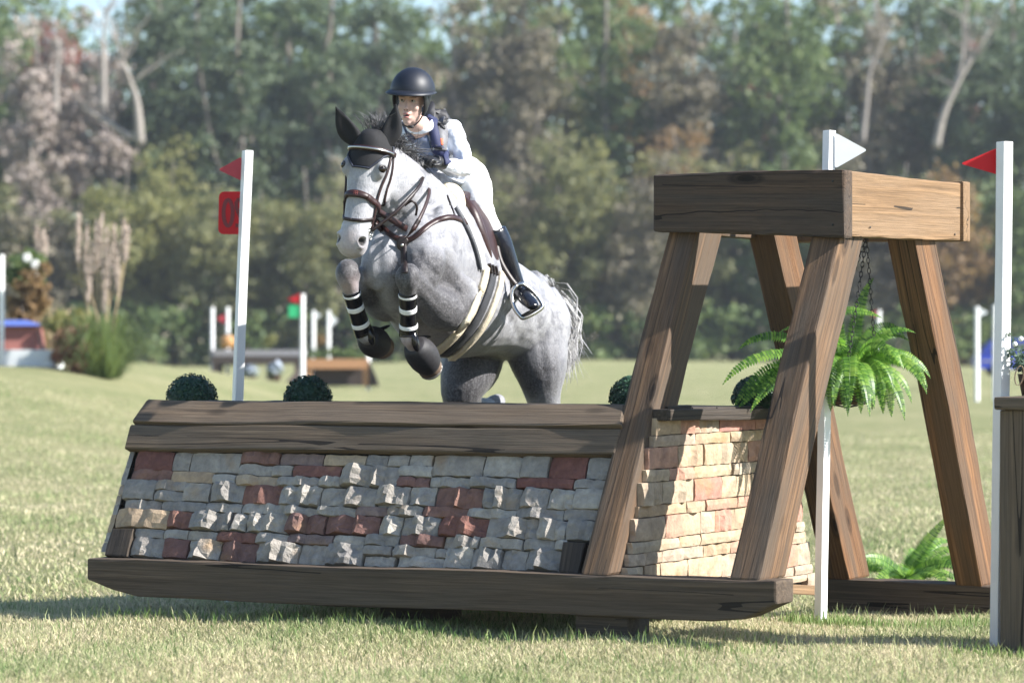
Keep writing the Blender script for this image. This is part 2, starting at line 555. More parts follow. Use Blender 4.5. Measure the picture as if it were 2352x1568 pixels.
def blades(name, label, n, ymin, ymax, hmean, width, seed, ypow=1.0, spread=1.15, tallfrac=0.02):
    r = np.random.RandomState(seed)
    u = r.rand(n) ** ypow
    y = ymin + (ymax - ymin) * u
    half = (1176 / F) * y * spread + 0.25
    x = r.uniform(-1, 1, n) * half
    z = gz(x, y)
    pat = smooth_noise(x, y, 2.2, seed + 5) + 0.5 * smooth_noise(x, y, 7.0, seed + 9)
    tall = r.rand(n) < tallfrac
    h = hmean * r.uniform(0.45, 1.45, n) * (1 + 0.35 * pat)
    h = np.where(tall, hmean * r.uniform(1.8, 3.6, n), h)
    w = width * r.uniform(0.6, 1.4, n)
    a = r.uniform(0, 2 * np.pi, n)
    lean = h * np.where(tall, r.uniform(0.1, 0.6, n), r.uniform(0.2, 1.2, n))
    la = r.uniform(0, 2 * np.pi, n)
    dx, dy = np.cos(a) * w / 2, np.sin(a) * w / 2
    lx, ly = np.cos(la) * lean, np.sin(la) * lean
    B = np.stack([x, y, z - 0.004], -1)
    V = np.empty((n, 5, 3))
    V[:, 0] = B + np.stack([-dx, -dy, 0 * x], -1)
    V[:, 1] = B + np.stack([dx, dy, 0 * x], -1)
    mid = B + np.stack([lx * 0.35, ly * 0.35, h * 0.6], -1)
    V[:, 2] = mid + np.stack([dx * 0.8, dy * 0.8, 0 * x], -1)
    V[:, 3] = mid - np.stack([dx * 0.8, dy * 0.8, 0 * x], -1)
    V[:, 4] = B + np.stack([lx, ly, h], -1)
    k = np.arange(n)[:, None] * 5
    T = np.concatenate([k + [0, 1, 2], k + [0, 2, 3], k + [3, 2, 4]], 1).reshape(-1, 3)
    g = np.clip(0.29 + 0.55 * pat + r.normal(0, 0.30, n), 0, 1)
    g = np.where(tall, np.clip(g + 0.45, 0, 1), g)[:, None]
    straw = np.array([0.50, 0.455, 0.34]); mid_c = np.array([0.35, 0.37, 0.22]); green = np.array([0.14, 0.215, 0.085])
    c = np.where(g < 0.5, straw + (mid_c - straw) * (g / 0.5), mid_c + (green - mid_c) * ((g - 0.5) / 0.5))
    c = c * r.uniform(0.72, 1.28, n)[:, None] * np.array([1.13, 1.08, .98])
    c = np.concatenate([c, np.ones((n, 1))], 1)
    attr = np.repeat(c, 5, axis=0)
    o = fast_mesh(name, V.reshape(-1, 3), T, BLADE, attr=attr)
    tag(o, label, 'grass', kind='stuff')

blades('short_grass', 'short dry mown grass with green blades in the foreground', 290000, 11.9, 17.5, 0.025, 0.0050, 3, 1.25, 1.4)
blades('field_grass', 'mown grass of the field behind the stone fence', 120000, 17.0, 46.0, 0.034, 0.011, 8, 1.5, 1.3, 0.004)

def edge_tufts():
    "longer unmown grass where the mower cannot reach, along the timbers"
    r = np.random.RandomState(21)
    pts = []
    def line(p, q, n, sp):
        for _ in range(n):
            t = r.rand(); pts.append((p[0] + (q[0] - p[0]) * t + r.normal(0, sp), p[1] + (q[1] - p[1]) * t + r.normal(0, sp)))
    a, b_ = at(230, 0, 15.32), at(1790, 0, 13.30)
    line((a.x, a.y), (b_.x, b_.y), 700, 0.05)
    c, d_ = at(1840, 0, 15.2), at(2360, 0, 14.7)
    line((c.x, c.y), (d_.x, d_.y), 700, 0.10)
    e = at(1886, 0, 15.0); line((e.x - .2, e.y), (e.x + .25, e.y), 420, 0.06)
    f = at(2310, 0, 13.4); line((f.x - .25, f.y - .05), (f.x + .3, f.y - .12), 260, 0.05)
    pts = np.array(pts); n = len(pts)
    x, y = pts[:, 0], pts[:, 1]; z = gz(x, y)
    h = r.uniform(0.025, 0.075, n) * np.where(r.rand(n) < 0.12, 1.5, 1.0); w = r.uniform(0.004, 0.0085, n)
    a = r.uniform(0, 2 * np.pi, n); la = r.uniform(0, 2 * np.pi, n); lean = h * r.uniform(0.1, 0.6, n)
    V = np.empty((n, 5, 3)); B = np.stack([x, y, z - .005], -1)
    D = np.stack([np.cos(a) * w / 2, np.sin(a) * w / 2, 0 * x], -1)
    L = np.stack([np.cos(la) * lean, np.sin(la) * lean, 0 * x], -1)
    V[:, 0] = B - D; V[:, 1] = B + D
    mid = B + L * 0.3; mid[:, 2] += h * 0.6
    V[:, 2] = mid + D * .8; V[:, 3] = mid - D * .8
    V[:, 4] = B + L; V[:, 4, 2] += h
    k = np.arange(n)[:, None] * 5
    T = np.concatenate([k + [0, 1, 2], k + [0, 2, 3], k + [3, 2, 4]], 1).reshape(-1, 3)
    g = r.rand(n)[:, None]
    c = np.array([0.10, 0.20, 0.05]) * (1 - g) + np.array([0.30, 0.34, 0.14]) * g
    attr = np.repeat(np.concatenate([c, np.ones((n, 1))], 1), 5, axis=0)
    tag(fast_mesh('long_grass', V.reshape(-1, 3), T, BLADE, attr=attr), 'longer green grass along the foot of the timbers', 'grass', kind='stuff')
edge_tufts()

# ------------------------------------------------------------------ the wood behind the field
LEAF = {
    'dark': leaf_mat('dark_evergreen_leaves', [(0.055, 0.080, 0.048), (0.085, 0.118, 0.066), (0.125, 0.160, 0.080)], 0.25),
    'green': leaf_mat('mid_green_leaves', [(0.072, 0.113, 0.049), (0.119, 0.167, 0.067), (0.181, 0.225, 0.090)], 0.35),
    'olive': leaf_mat('olive_leaves', [(0.125, 0.135, 0.070), (0.185, 0.190, 0.095), (0.250, 0.240, 0.120)], 0.38),
    'yellow': leaf_mat('yellow_green_leaves', [(0.150, 0.160, 0.070), (0.215, 0.215, 0.090), (0.285, 0.270, 0.115)], 0.42),
    'grey': leaf_mat('grey_brown_leaves', [(0.131, 0.119, 0.087), (0.196, 0.174, 0.128), (0.268, 0.232, 0.167)], 0.3),
    'orange': leaf_mat('autumn_orange_leaves', [(0.17, 0.115, 0.065), (0.25, 0.165, 0.085), (0.32, 0.21, 0.11)], 0.4),
    'red': leaf_mat('autumn_red_leaves', [(0.181, 0.084, 0.072), (0.275, 0.116, 0.099), (0.334, 0.167, 0.131)], 0.4),
    'twig': leaf_mat('bare_grey_twigs', [(0.246, 0.203, 0.181), (0.348, 0.290, 0.261), (0.435, 0.370, 0.326)], 0.15),
}
M['bark'] = plain('grey_bark', (0.20, 0.17, 0.145), 0.9, 0.3, scale=3, bmp=0.5)
M['bark_pale'] = plain('pale_bark', (0.27, 0.24, 0.215), 0.85, 0.2, scale=3, bmp=0.3)

def leaf_cloud(r, centres, radii, per, leaf, up=0.3):
    "leaf-sized faces spread through a set of clumps"
    C = np.repeat(np.asarray(centres), per, axis=0); Rr = np.repeat(np.asarray(radii), per)
    n = len(C)
    d = r.normal(size=(n, 3)); d /= np.linalg.norm(d, axis=1)[:, None]
    rad = r.rand(n) ** 0.45
    P = C + d * (Rr * rad)[:, None] * np.array([1, 1, 0.8])
    nrm = d + r.normal(0, 0.7, size=(n, 3)); nrm[:, 2] += up
    nrm /= np.linalg.norm(nrm, axis=1)[:, None]
    t = np.cross(nrm, r.normal(size=(n, 3))); t /= np.linalg.norm(t, axis=1)[:, None]
    b = np.cross(nrm, t)
    s = leaf * r.uniform(0.55, 1.35, n)[:, None]
    V = np.stack([P - t * s, P - b * s * 0.6, P + t * s, P + b * s * 0.6], 1).reshape(-1, 3)
    Q = np.arange(n * 4).reshape(n, 4)
    return V, Q

def limb(p, q, r0, r1, r, bend=0.12, n=5):
    p, q = Vector(p), Vector(q); L = (q - p).length
    pts, rad = [], []
    for i in range(n):
        t = i / (n - 1)
        pts.append(p.lerp(q, t) + Vector(r.normal(0, 1, 3)) * (bend * L * 0.25 * math.sin(math.pi * t)))
        rad.append(r0 + (r1 - r0) * t)
    return tube(pts, rad, n=7, sub=2)

def tree(name, px, d, H, Rw, kind, label, seed, base=0.25, clumps=60, per=50, leaf=0.30, bark='bark', group='trees of the wood', trunk_r=None, lean=0.0, cat='tree'):
    r = np.random.RandomState(seed)
    x = (px - CX) / F * d
    o = Vector((x, d, float(gz(x, d)) - 0.05))
    root = empty(name, o, label, cat, group)
    tr = trunk_r or H * 0.013
    top = o + Vector((lean * H, r.normal(0, 0.03) * H, H * 0.9))
    parts = [limb(o, top, tr, tr * 0.25, r, 0.10, 7)]
    zc = base * H + (1 - base) * H / 2; hz = (1 - base) * H / 2
    ctr, rad = [], []
    lob = r.uniform(0, 2 * np.pi, 3)
    for i in range(clumps):
        v = r.normal(size=3); v /= np.linalg.norm(v)
        th = math.atan2(v[1], v[0])
        k = (r.rand() ** 0.4) * (0.80 + 0.2 * math.sin(2 * th + lob[0]) + 0.15 * math.sin(3 * th + lob[1] + v[2] * 2))
        c = np.array([v[0] * Rw * k + lean * (zc + v[2] * hz * k), v[1] * Rw * k, zc + v[2] * hz * k])
        ctr.append(c); rad.append(Rw * r.uniform(0.20, 0.36))
    for i in range(7):
        c = ctr[r.randint(len(ctr))]
        t = r.uniform(0.25, 0.7)
        parts.append(limb(o.lerp(top, t), o + Vector(c), tr * (1 - t) * 0.6, tr * 0.1, r, 0.2, 4))
    Vt, Ft = join(*parts)
    obj('trunk', Vt, Ft, M[bark], root)
    V, Q = leaf_cloud(r, ctr, rad, per, leaf)
    fast_mesh('crown', V + np.array(o) * 0, Q, LEAF[kind], root, origin=o)
    return root

# tall trees at the back, left to right: (photo x, distance, height, crown radius, leaves, crown base, clumps, label, bark)
TALL = [
    (-40, 206, 25.0, 4.6, 'green', .2, 60, 'tall mid green tree at the left edge of the wood', 'bark'),
    (70, 200, 23.0, 3.8, 'twig', .15, 46, 'bare grey twiggy tree left of the pines with thin trunks', 'bark_pale'),
    (165, 210, 22.8, 3.6, 'twig', .2, 44, 'tall bare grey tree under the sky gap at upper left', 'bark_pale'),
    (245, 202, 22.0, 3.2, 'twig', .25, 38, 'pale bare tree just left of the dark evergreens', 'bark_pale'),
    (120, 224, 24.0, 4.4, 'red', .5, 38, 'far reddish brown autumn tree at upper left', 'bark'),
    (20, 226, 25.5, 4.8, 'grey', .2, 56, 'far grey brown tree at the upper left corner', 'bark'),
    (350, 204, 26.5, 4.0, 'dark', .15, 70, 'dark evergreen, first of the tall dark group from the left', 'bark'),
    (450, 212, 27.5, 4.6, 'dark', .1, 80, 'tall dark evergreen left of the red flag post', 'bark'),
    (560, 203, 27.0, 4.6, 'dark', .1, 80, 'tall dark evergreen right above the red flag post', 'bark'),
    (665, 214, 27.5, 4.5, 'green', .15, 70, 'tall green tree between the dark evergreens', 'bark'),
    (760, 204, 27.0, 4.4, 'dark', .1, 76, 'dark evergreen left of the rider with pale trunk gap', 'bark'),
    (860, 212, 27.0, 4.4, 'dark', .15, 70, 'dark evergreen behind the helmet on its left side', 'bark'),
    (935, 222, 25.6, 4.0, 'green', .2, 52, 'green tree left of the sky gap above the rider', 'bark'),
    (1040, 206, 24.2, 4.0, 'grey', .2, 54, 'grey brown thin tree right of the sky gap', 'bark_pale'),
    (1110, 216, 26.2, 4.4, 'olive', .15, 64, 'olive tree above the shoulder of the rider', 'bark'),
    (1200, 205, 26.6, 4.2, 'grey', .2, 60, 'grey brown tree right of the rider', 'bark'),
    (1290, 214, 27.0, 4.6, 'olive', .1, 68, 'tall olive tree in the middle of the wood', 'bark'),
    (1390, 206, 26.2, 4.4, 'green', .15, 62, 'mid green tree left of the orange patch', 'bark'),
    (1480, 216, 25.8, 4.4, 'orange', .3, 54, 'far tree with orange brown top in the middle', 'bark'),
    (1575, 205, 25.2, 4.2, 'grey', .2, 60, 'grey brown tree left of the sky gap at upper right', 'bark'),
    (1690, 214, 25.0, 4.4, 'dark', .15, 64, 'dark tree above the white flag', 'bark'),
    (1745, 224, 24.0, 3.0, 'red', .55, 26, 'small pinkish red autumn tree above the white flag', 'bark'),
    (1800, 205, 26.8, 4.6, 'green', .15, 68, 'tall green tree behind the white flag', 'bark'),
    (1905, 214, 27.0, 4.6, 'green', .1, 68, 'tall green tree right of the white flag', 'bark'),
    (2010, 207, 26.4, 4.2, 'grey', .25, 52, 'grey tree with leaning pale limbs at upper right', 'bark_pale'),
    (2105, 216, 26.8, 4.6, 'dark', .15, 66, 'dark tree beyond the right flag post', 'bark'),
    (2150, 228, 24.6, 3.6, 'red', .5, 30, 'far reddish tree top near the right corner', 'bark'),
    (2215, 205, 26.2, 4.4, 'dark', .15, 66, 'dark green tree above the right red flag', 'bark'),
    (2320, 212, 26.8, 4.8, 'dark', .1, 72, 'dark green tree at the right edge of the wood', 'bark'),
    (2400, 206, 26.0, 4.6, 'green', .1, 60, 'green tree cut by the right edge', 'bark'),
]
for i, (px, d, H, Rw, kind, bs, cl, lab, bk) in enumerate(TALL):
    tree('tall_tree', px, d, H * 1.10, Rw, kind, lab, 100 + i, bs, int(cl * 1.25), 84, 0.23, bk, 'tall trees at the back of the wood')

# lower bushy trees along the edge of the field
LOW = [
    (-10, 190, 12.5, 4.2, 'olive', 'olive bushy tree at the left edge of the field'),
    (95, 187, 11.5, 3.4, 'grey', 'greyish low tree behind the pampas grass'),
    (185, 193, 13.0, 3.6, 'olive', 'olive bushy tree left of the yellow green bushes'),
    (290, 188, 14.6, 4.2, 'yellow', 'yellow green bushy tree, leftmost of the bright group'),
    (400, 192, 14.8, 4.3, 'yellow', 'broad yellow green tree behind the pampas plumes'),
    (500, 187, 12.6, 3.8, 'olive', 'olive green bush left of the red number sign'),
    (600, 191, 12.4, 4.0, 'yellow', 'yellow green bush behind the number sign'),
    (700, 187, 13.6, 3.9, 'olive', 'olive bush left of the horse head'),
    (790, 192, 13.4, 3.8, 'grey', 'grey brown bush behind the horse ears'),
    (1090, 188, 13.6, 4.0, 'olive', 'olive bush right behind the shoulder of the rider'),
    (1195, 192, 14.2, 4.0, 'grey', 'grey brown bush behind the white breeches'),
    (1290, 187, 15.6, 4.0, 'olive', 'tall olive bush behind the saddle leg'),
    (1385, 191, 14.6, 4.0, 'yellow', 'light green rounded bush right of the rider'),
    (1480, 187, 12.6, 3.9, 'grey', 'brownish grey bush left of the timber stand'),
    (1545, 196, 17.0, 3.2, 'orange', 'orange tinted bush above the timber stand'),
    (1580, 189, 13.6, 3.8, 'olive', 'olive bush just above the timber stand'),
    (1680, 193, 15.0, 4.0, 'olive', 'olive bush left of the white flag'),
    (1780, 188, 13.2, 3.8, 'green', 'green bush seen through the timber legs'),
    (1880, 192, 14.0, 3.8, 'olive', 'olive bush behind the middle timber leg'),
    (1980, 187, 13.2, 3.6, 'grey', 'grey bush seen under the timber box'),
    (2080, 192, 14.4, 3.8, 'olive', 'olive bush right behind the timber box'),
    (2170, 187, 13.4, 3.6, 'orange', 'orange brown bush right of the timber box'),
    (2260, 191, 13.0, 3.8, 'yellow', 'yellow green bush beside the right flag post'),
    (2360, 188, 14.0, 4.0, 'green', 'green bush at the right edge'),
    (900, 190, 12.6, 4.0, 'green', 'green bush hidden mostly by the horse head'),
    (1000, 187, 12.6, 3.8, 'olive', 'olive bush hidden mostly by the rider'),
]
for i, (px, d, H, Rw, kind, lab) in enumerate(LOW):
    tree('bushy_tree', px, d, H, Rw, kind, lab, 300 + i, 0.02, 70, 84, 0.20, 'bark', 'bushy trees along the edge of the field')

# undergrowth in the gaps at the foot of the wood and the dense wood behind: one mass
def wood_mass():
    r = np.random.RandomState(77)
    ctr, rad = [], []
    for px in np.arange(-160, 2520, 17):
        for k in range(4):
            d = r.uniform(183.5, 199)
            x = (px + r.normal(0, 12) - CX) / F * d
            ctr.append((x, d, r.uniform(0.3, 3.4))); rad.append(r.uniform(0.8, 1.5))
    V, Q = leaf_cloud(r, ctr, rad, 40, 0.26)
    tag(fast_mesh('undergrowth', V, Q, LEAF['green']), 'dark undergrowth along the foot of the wood', 'undergrowth', kind='stuff')
    ctr, rad = [], []
    for px in np.concatenate([np.arange(-1900, -300, 20), np.arange(-300, 2660, 13), np.arange(2660, 4300, 20)]):
        inside = -120 < px < 2470
        d = r.uniform(236, 262) if inside else r.uniform(190, 225)
        gap = 1.0 - 0.22 * math.exp(-((px - 232) / 60) ** 2) - 0.20 * math.exp(-((px - 990) / 32) ** 2) - 0.10 * math.exp(-((px - 1645) / 40) ** 2)
        top = 31.5 * gap + r.normal(0, 0.5) if inside else 22 + 4 * math.sin(px * .013) + r.normal(0, 1.5)
        for z in np.arange(3 if inside else 1, top, 2.6):
            ctr.append(((px + r.normal(0, 14) - CX) / F * d, d + r.normal(0, 2), z)); rad.append(r.uniform(1.4, 2.4))
    V, Q = leaf_cloud(r, ctr, rad, 26, 0.42)
    tag(fast_mesh('far_wood', V, Q, LEAF['green']), 'dense far wood closing the gaps between the tall trees', 'wood', kind='stuff')
wood_mass()

# bare pale trunks that stand out against the wood
def bare_tree(pts, d, r0, label, seed):
    r = np.random.RandomState(seed)
    P = [at(px, py, d) for px, py in pts]
    root = empty('bare_tree', P[0], label, 'tree', 'bare pale trunks at the edge of the wood')
    n = len(P)
    parts = [tube(P, [r0 * (1 - 0.7 * i / (n - 1)) for i in range(n)], n=8, sub=4)]
    obj('trunk', *join(*parts), M['bark_pale'], root)
    br = []
    for i in range(9):
        a = P[2 + r.randint(n - 2)]
        q = a + Vector((r.normal(0, 1.6), r.normal(0, .6), r.uniform(0.8, 3.2)))
        br.append(limb(a, q, r0 * 0.25, r0 * 0.05, r, 0.25, 4))
    obj('branches', *join(*br), M['bark_pale'], root)
bare_tree([(322, 330), (318, 270), (312, 225), (300, 190), (282, 140), (268, 95)], 184, 0.30, 'pale forked trunk above the yellow green bushes at left', 1)
bare_tree([(300, 320), (275, 300), (245, 280), (215, 262), (190, 250)], 184.5, 0.22, 'pale leaning dead limb left of the forked trunk', 2)
bare_tree([(2150, 340), (2165, 270), (2195, 200), (2235, 130), (2275, 70)], 184, 0.27, 'pale leaning trunk at the upper right of the wood', 3)
bare_tree([(2190, 215), (2205, 160), (2212, 105), (2210, 40)], 185, 0.20, 'thin upright pale trunk beside the leaning one', 4)
bare_tree([(235, 250), (238, 180), (236, 110), (240, 40)], 199, 0.28, 'straight pale trunk left of the dark evergreens', 5)
bare_tree([(130, 260), (128, 190), (135, 120), (128, 60)], 199, 0.22, 'thin pale trunk at the upper left', 6)
bare_tree([(1980, 330), (1990, 240), (2000, 160), (2030, 90)], 199.5, 0.22, 'thin pale trunk right of the white flag', 7)

# ------------------------------------------------------------------ things far out on the field
M['far_grey'] = plain('grey_weathered_boards', (0.26, 0.25, 0.27), 0.8, 0.1)
M['far_brown'] = plain('dark_brown_boards', (0.060, 0.045, 0.040), 0.8, 0.2)
M['far_tan'] = plain('tan_boards', (0.42, 0.22, 0.11), 0.8, 0.15)
M['pumpkin'] = plain('pumpkin_orange', (0.42, 0.22, 0.08), 0.6, 0.1)
M['blue'] = plain('blue_paint', (0.02, 0.05, 0.42), 0.35, 0.1)
M['house_red'] = plain('red_brown_wall', (0.30, 0.115, 0.095), 0.8, 0.12)
M['roof_blue'] = plain('blue_roof', (0.09, 0.14, 0.42), 0.5, 0.1)
M['glass'] = plain('grey_window_glass', (0.10, 0.115, 0.13), 0.15, 0.05)
M['tyre'] = plain('black_tyre', (0.02, 0.02, 0.02), 0.8, 0.1)
M['petal_white'] = plain('white_petals', (0.8, 0.8, 0.76), 0.6, 0.05)
M['petal_blue'] = plain('blue_petals', (0.36, 0.41, 0.50), 0.6, 0.15)
M['plume'] = plain('pampas_plume', (0.56, 0.46, 0.39), 0.9, 0.12)
M['straw'] = plain('dry_pampas_stalk', (0.44, 0.34, 0.20), 0.8, 0.2)

def far_pole(px, ytop, d, label, w=0.055, ybase=None, flag=None, group='white flag poles far out on the field', lean=0.0, board=None):
    top = at(px, ytop, d)
    bz = float(gz(top.x, d)) - 0.02 if ybase is None else at(px, ybase, d).z
    root = empty('flag_pole', Vector((top.x - lean, d, bz)), label, 'flag pole', group)
    b = Vector((top.x - lean, d, bz))
    obj('pole', *loft([(b, w, w), (top, w, w)], up=(0, 1, 0), n=4, sub=1), M['post'], root, smooth=False)
    if flag:
        mt, side, y0, y1, wd = flag
        a = at(px, y0, d); c = at(px, y1, d)
        dx = Vector((wd * side, 0, 0)); off = Vector((w * side * .8, -0.02, 0))
        obj('flag', *poly_prism([a + off, c + off, (a + c) / 2 + dx + off], (0, 0.012, 0)), M[mt], root, smooth=False)
    if board:
        mt, side, y0, y1, wd = board
        a = at(px, y0, d); c = at(px, y1, d); off = Vector((w * side * .8, -0.02, 0))
        dx = Vector((wd * side, 0, 0))
        obj('board', *poly_prism([a + off, c + off, c + dx + off, a + dx + off], (0, 0.012, 0)), M[mt], root, smooth=False)
    return root

far_pole(488, 705, 91.5, 'white pole at the left end of the far grey table')
far_pole(523, 705, 91.6, 'white pole with dark red flag over the far grey table', flag=('flag_red', -1, 718, 745, 0.28))
far_pole(695, 675, 79.0, 'tall white pole with red flag and green board by the tan ramp', w=0.06, flag=('red_plastic', -1, 674, 700, 0.34), board=('green_plastic', -1, 701, 729, 0.32))
far_pole(720, 713, 92.0, 'white pole with white flag right of the tall red and green one', flag=('white_plastic', 1, 716, 733, 0.2))
far_pole(755, 713, 92.2, 'white pole with round white flag nearest the horse knee', flag=('white_plastic', 1, 720, 752, 0.25))
far_pole(846, 760, 80.0, 'white pole at the right end of the tan ramp')
far_pole(4, 585, 51.5, 'white pole at the left edge of the photo by the little house', w=0.042)
far_pole(2244, 704, 70.0, 'white pole with pale flag left of the blue car', flag=('white_plastic', 1, 706, 728, 0.22))
far_pole(2285, 700, 70.5, 'white pole between the timber leg and right flag post')
far_pole(2019, 712, 80.0, 'white pole behind the hanging fern', flag=('flag_red', -1, 712, 730, 0.2))

def far_table():
    d = 90.0
    A, B = at(482, 803, d), at(694, 803, d)
    g = float(gz(A.x, d)) - .02
    root = empty('table_jump', Vector(((A.x + B.x) / 2, d, g)), 'grey topped wooden table jump far out left of the tan ramp', 'jump')
    c = (A + B) / 2
    top = obj('table_top', *box(c + Vector((0, .9, -.10)), XYZ, (abs(B.x - A.x) / 2, 0.95, 0.09)), M['far_grey'], root, False)
    obj('apron', *box(c + Vector((0, .02, -.30)), XYZ, (abs(B.x - A.x) / 2 - .04, 0.05, 0.11)), M['far_brown'], root, False)
    for k in range(4):
        x = A.x + 0.15 + (B.x - A.x - .3) * k / 3
        for yy in (0.08, 1.6):
            zc = (c.z - .19 + g) / 2
            obj('leg', *box((x, d + yy, zc), XYZ, (0.09, 0.09, (c.z - .19 - g) / 2)), M['far_brown'], root, False)
    pk = empty('pumpkin', at(523, 800, 89.6), 'orange pumpkin on the far grey table', 'pumpkin')
    p = at(523, 785, 89.6)
    rib = []
    for k in range(8):
        a = k * math.pi / 4
        rib.append(ellipsoid(p + Vector((math.cos(a) * .10, math.sin(a) * .10, 0)), [(0.13, 0, 0), (0, 0.13, 0), (0, 0, 0.20)], 8, 6))
    obj('fruit', *join(*rib), M['pumpkin'], pk)
    obj('stem', *tube([p + Vector((0, 0, .17)), p + Vector((.03, 0, .28))], [.03, .02], 6, 2), M['far_brown'], pk)
    r = np.random.RandomState(4)
    for (px, dd, lab) in ((615, 90.4, 'small green potted shrub on the far grey table'), (728, 92.5, 'orange and green pot plant beside the white poles')):
        o = at(px, 800, dd)
        V, Q = leaf_cloud(r, [o + Vector((0, 0, .2)), o + Vector((.12, 0, .3))], [.22, .2], 120, .05)
        fast_mesh('potted_shrub', V - np.array(o), Q, LEAF['yellow' if px < 700 else 'orange'], None, origin=o)
        tag(bpy.context.scene.objects[-1] if False else COL.objects[-1], lab, 'plant')
far_table()

def far_ramp():
    d = 80.0
    A, B = at(704, 824, d), at(846, 824, d)
    g = float(gz(A.x, d)) - .02
    root = empty('ramp_jump', Vector(((A.x + B.x) / 2, d, g)), 'tan framed wooden ramp jump with dark inside and brush on top', 'jump')
    z1 = A.z
    xc, hw = (A.x + B.x) / 2, (B.x - A.x) / 2
    obj('top_beam', *box((xc, d, z1 - .13), XYZ, (hw, .12, .13)), M['far_tan'], root, False)
    for s in (-1, 1):
        obj('corner_post', *box((xc + s * (hw - .07), d + .02, (z1 - .26 + g) / 2), XYZ, (.08, .10, (z1 - .26 - g) / 2)), M['far_tan'], root, False)
    obj('dark_panel', *box((xc, d + .35, (z1 - .26 + g) / 2), XYZ, (hw - .15, .04, (z1 - .26 - g) / 2)), M['far_brown'], root, False)
    obj('back_board', *box((xc, d + .75, z1 - .05), XYZ, (hw, .62, .04)), M['far_grey'], root, False)
    # side braces sloping to the ground
    for x0, x1 in ((A.x - .02, A.x - .58), (B.x + .02, B.x + .30)):
        obj('brace', *poly_prism([(x0, d - .1, z1 - .05), (x0, d - .1, g), (x1, d - .35, g), (x1 + (x0 - x1) * .25, d - .3, g + .22)], (0, .25, 0)), M['far_brown'], root, False)
    r = np.random.RandomState(8)
    ctr = [(x, d + .7, z1 + .12 + r.normal(0, .03)) for x in np.linspace(A.x + .1, B.x - .1, 16)]
    V, Q = leaf_cloud(r, ctr, [.16] * 16, 60, .04)
    fast_mesh('brush', V, Q, LEAF['green'], root)
far_ramp()

def flower_pot(px, py, d, label, seed, petal='petal_blue'):
    p = at(px, py, d); p.z = float(gz(p.x, d))
    root = empty('flower_pot', p, label, 'flower pot')
    obj('pot', *loft([(p, .10, .10), (p + Vector((0, 0, .08)), .14, .14), (p + Vector((0, 0, .2)), .17, .17)], up=(0, 1, 0), n=14, sub=2), M['soil'], root)
    r = np.random.RandomState(seed)
    V, Q = leaf_cloud(r, [p + Vector((0, 0, .28))], [.26], 150, .04)
    fast_mesh('foliage', V, Q, LEAF['green'], root)
    V, Q = leaf_cloud(r, [p + Vector((0, -.02, .36))], [.25], 170, .05)
    fast_mesh('flowers', V, Q, M[petal], root)
flower_pot(577, 862, 86, 'pot of blue white flowers under the far grey table', 11)
flower_pot(632, 890, 78, 'pot of blue flowers on the grass left of the tan ramp', 12)
flower_pot(2128, 875, 84, 'pot of pale yellow flowers beyond the right timber leg', 13, 'petal_white')

def little_house():
    d = 52.0
    a, b_ = at(-60, 803, d), at(96, 803, d)
    base0, base1 = at(-60, 803, d - .3), at(128, 848, d - .3)
    g = float(gz(base1.x, d)) - .03
    root = empty('house_jump', Vector((b_.x - .5, d, g)), 'little red brown house jump with blue roof on grey white base', 'jump')
    xb0, xb1 = base0.x, base1.x
    zt = base0.z
    obj('base', *box(((xb0 + xb1) / 2, d + .1, (zt + g) / 2), XYZ, ((xb1 - xb0) / 2, .5, (zt - g) / 2)), M['white_plastic'], root, False)
    zw = at(0, 748, d).z
    x0, x1 = a.x, b_.x
    lean = .06
    V = [(x0, d - .3, zt), (x1, d - .3, zt), (x1, d + .5, zt), (x0, d + .5, zt), (x0 + lean, d - .22, zw), (x1 - lean, d - .22, zw), (x1 - lean, d + .42, zw), (x0 + lean, d + .42, zw)]
    obj('wall', V, [(0, 1, 5, 4), (1, 2, 6, 5), (2, 3, 7, 6), (3, 0, 4, 7), (4, 5, 6, 7)], M['house_red'], root, False)
    zr = zw + .10
    obj('roof', [(x0, d - .36, zw), (x1, d - .36, zw), (x1, d + .56, zw), (x0, d + .56, zw), (x0 + .2, d + .1, zr), (x1 - .28, d + .1, zr)],
        [(0, 1, 5, 4), (1, 2, 5), (2, 3, 4, 5), (3, 0, 4), (0, 3, 2, 1)], M['roof_blue'], root, False)
little_house()

def shrub(name, px, d, zc, rx, rz, kind, label, seed, n=26, per=90, leaf=0.05, white=0):
    r = np.random.RandomState(seed)
    x = (px - CX) / F * d
    o = Vector((x, d, float(gz(x, d))))
    root = empty(name, o, label, 'shrub')
    ctr = []
    for i in range(n):
        v = r.normal(size=3); v /= np.linalg.norm(v); k = r.rand() ** .5
        ctr.append((x + v[0] * rx * k, d + v[1] * rx * k, o.z + zc + v[2] * rz * k))
    V, Q = leaf_cloud(r, ctr, [rx * .35] * n, per, leaf)
    fast_mesh('foliage', V, Q, LEAF[kind], root)
    st = [limb(o, Vector(c), .02, .006, r, .2, 4) for c in ctr[:8]]
    obj('stems', *join(*st), M['bark'], root)
    return root
shrub('autumn_shrub', 72, 53.2, 1.25, .42, .62, 'orange', 'orange and green shrub behind the little house', 31)
shrub('green_shrub', 60, 54.2, 1.65, .42, .40, 'green', 'green shrub top with white blossoms behind the little house', 32)
shrub('low_shrub', 190, 51.2, .42, .50, .42, 'red', 'dark reddish low shrub at the foot of the pampas grass', 33, 30)
shrub('bright_shrub', 175, 51.8, .78, .45, .26, 'yellow', 'bright green shrub above the reddish one', 34, 20)
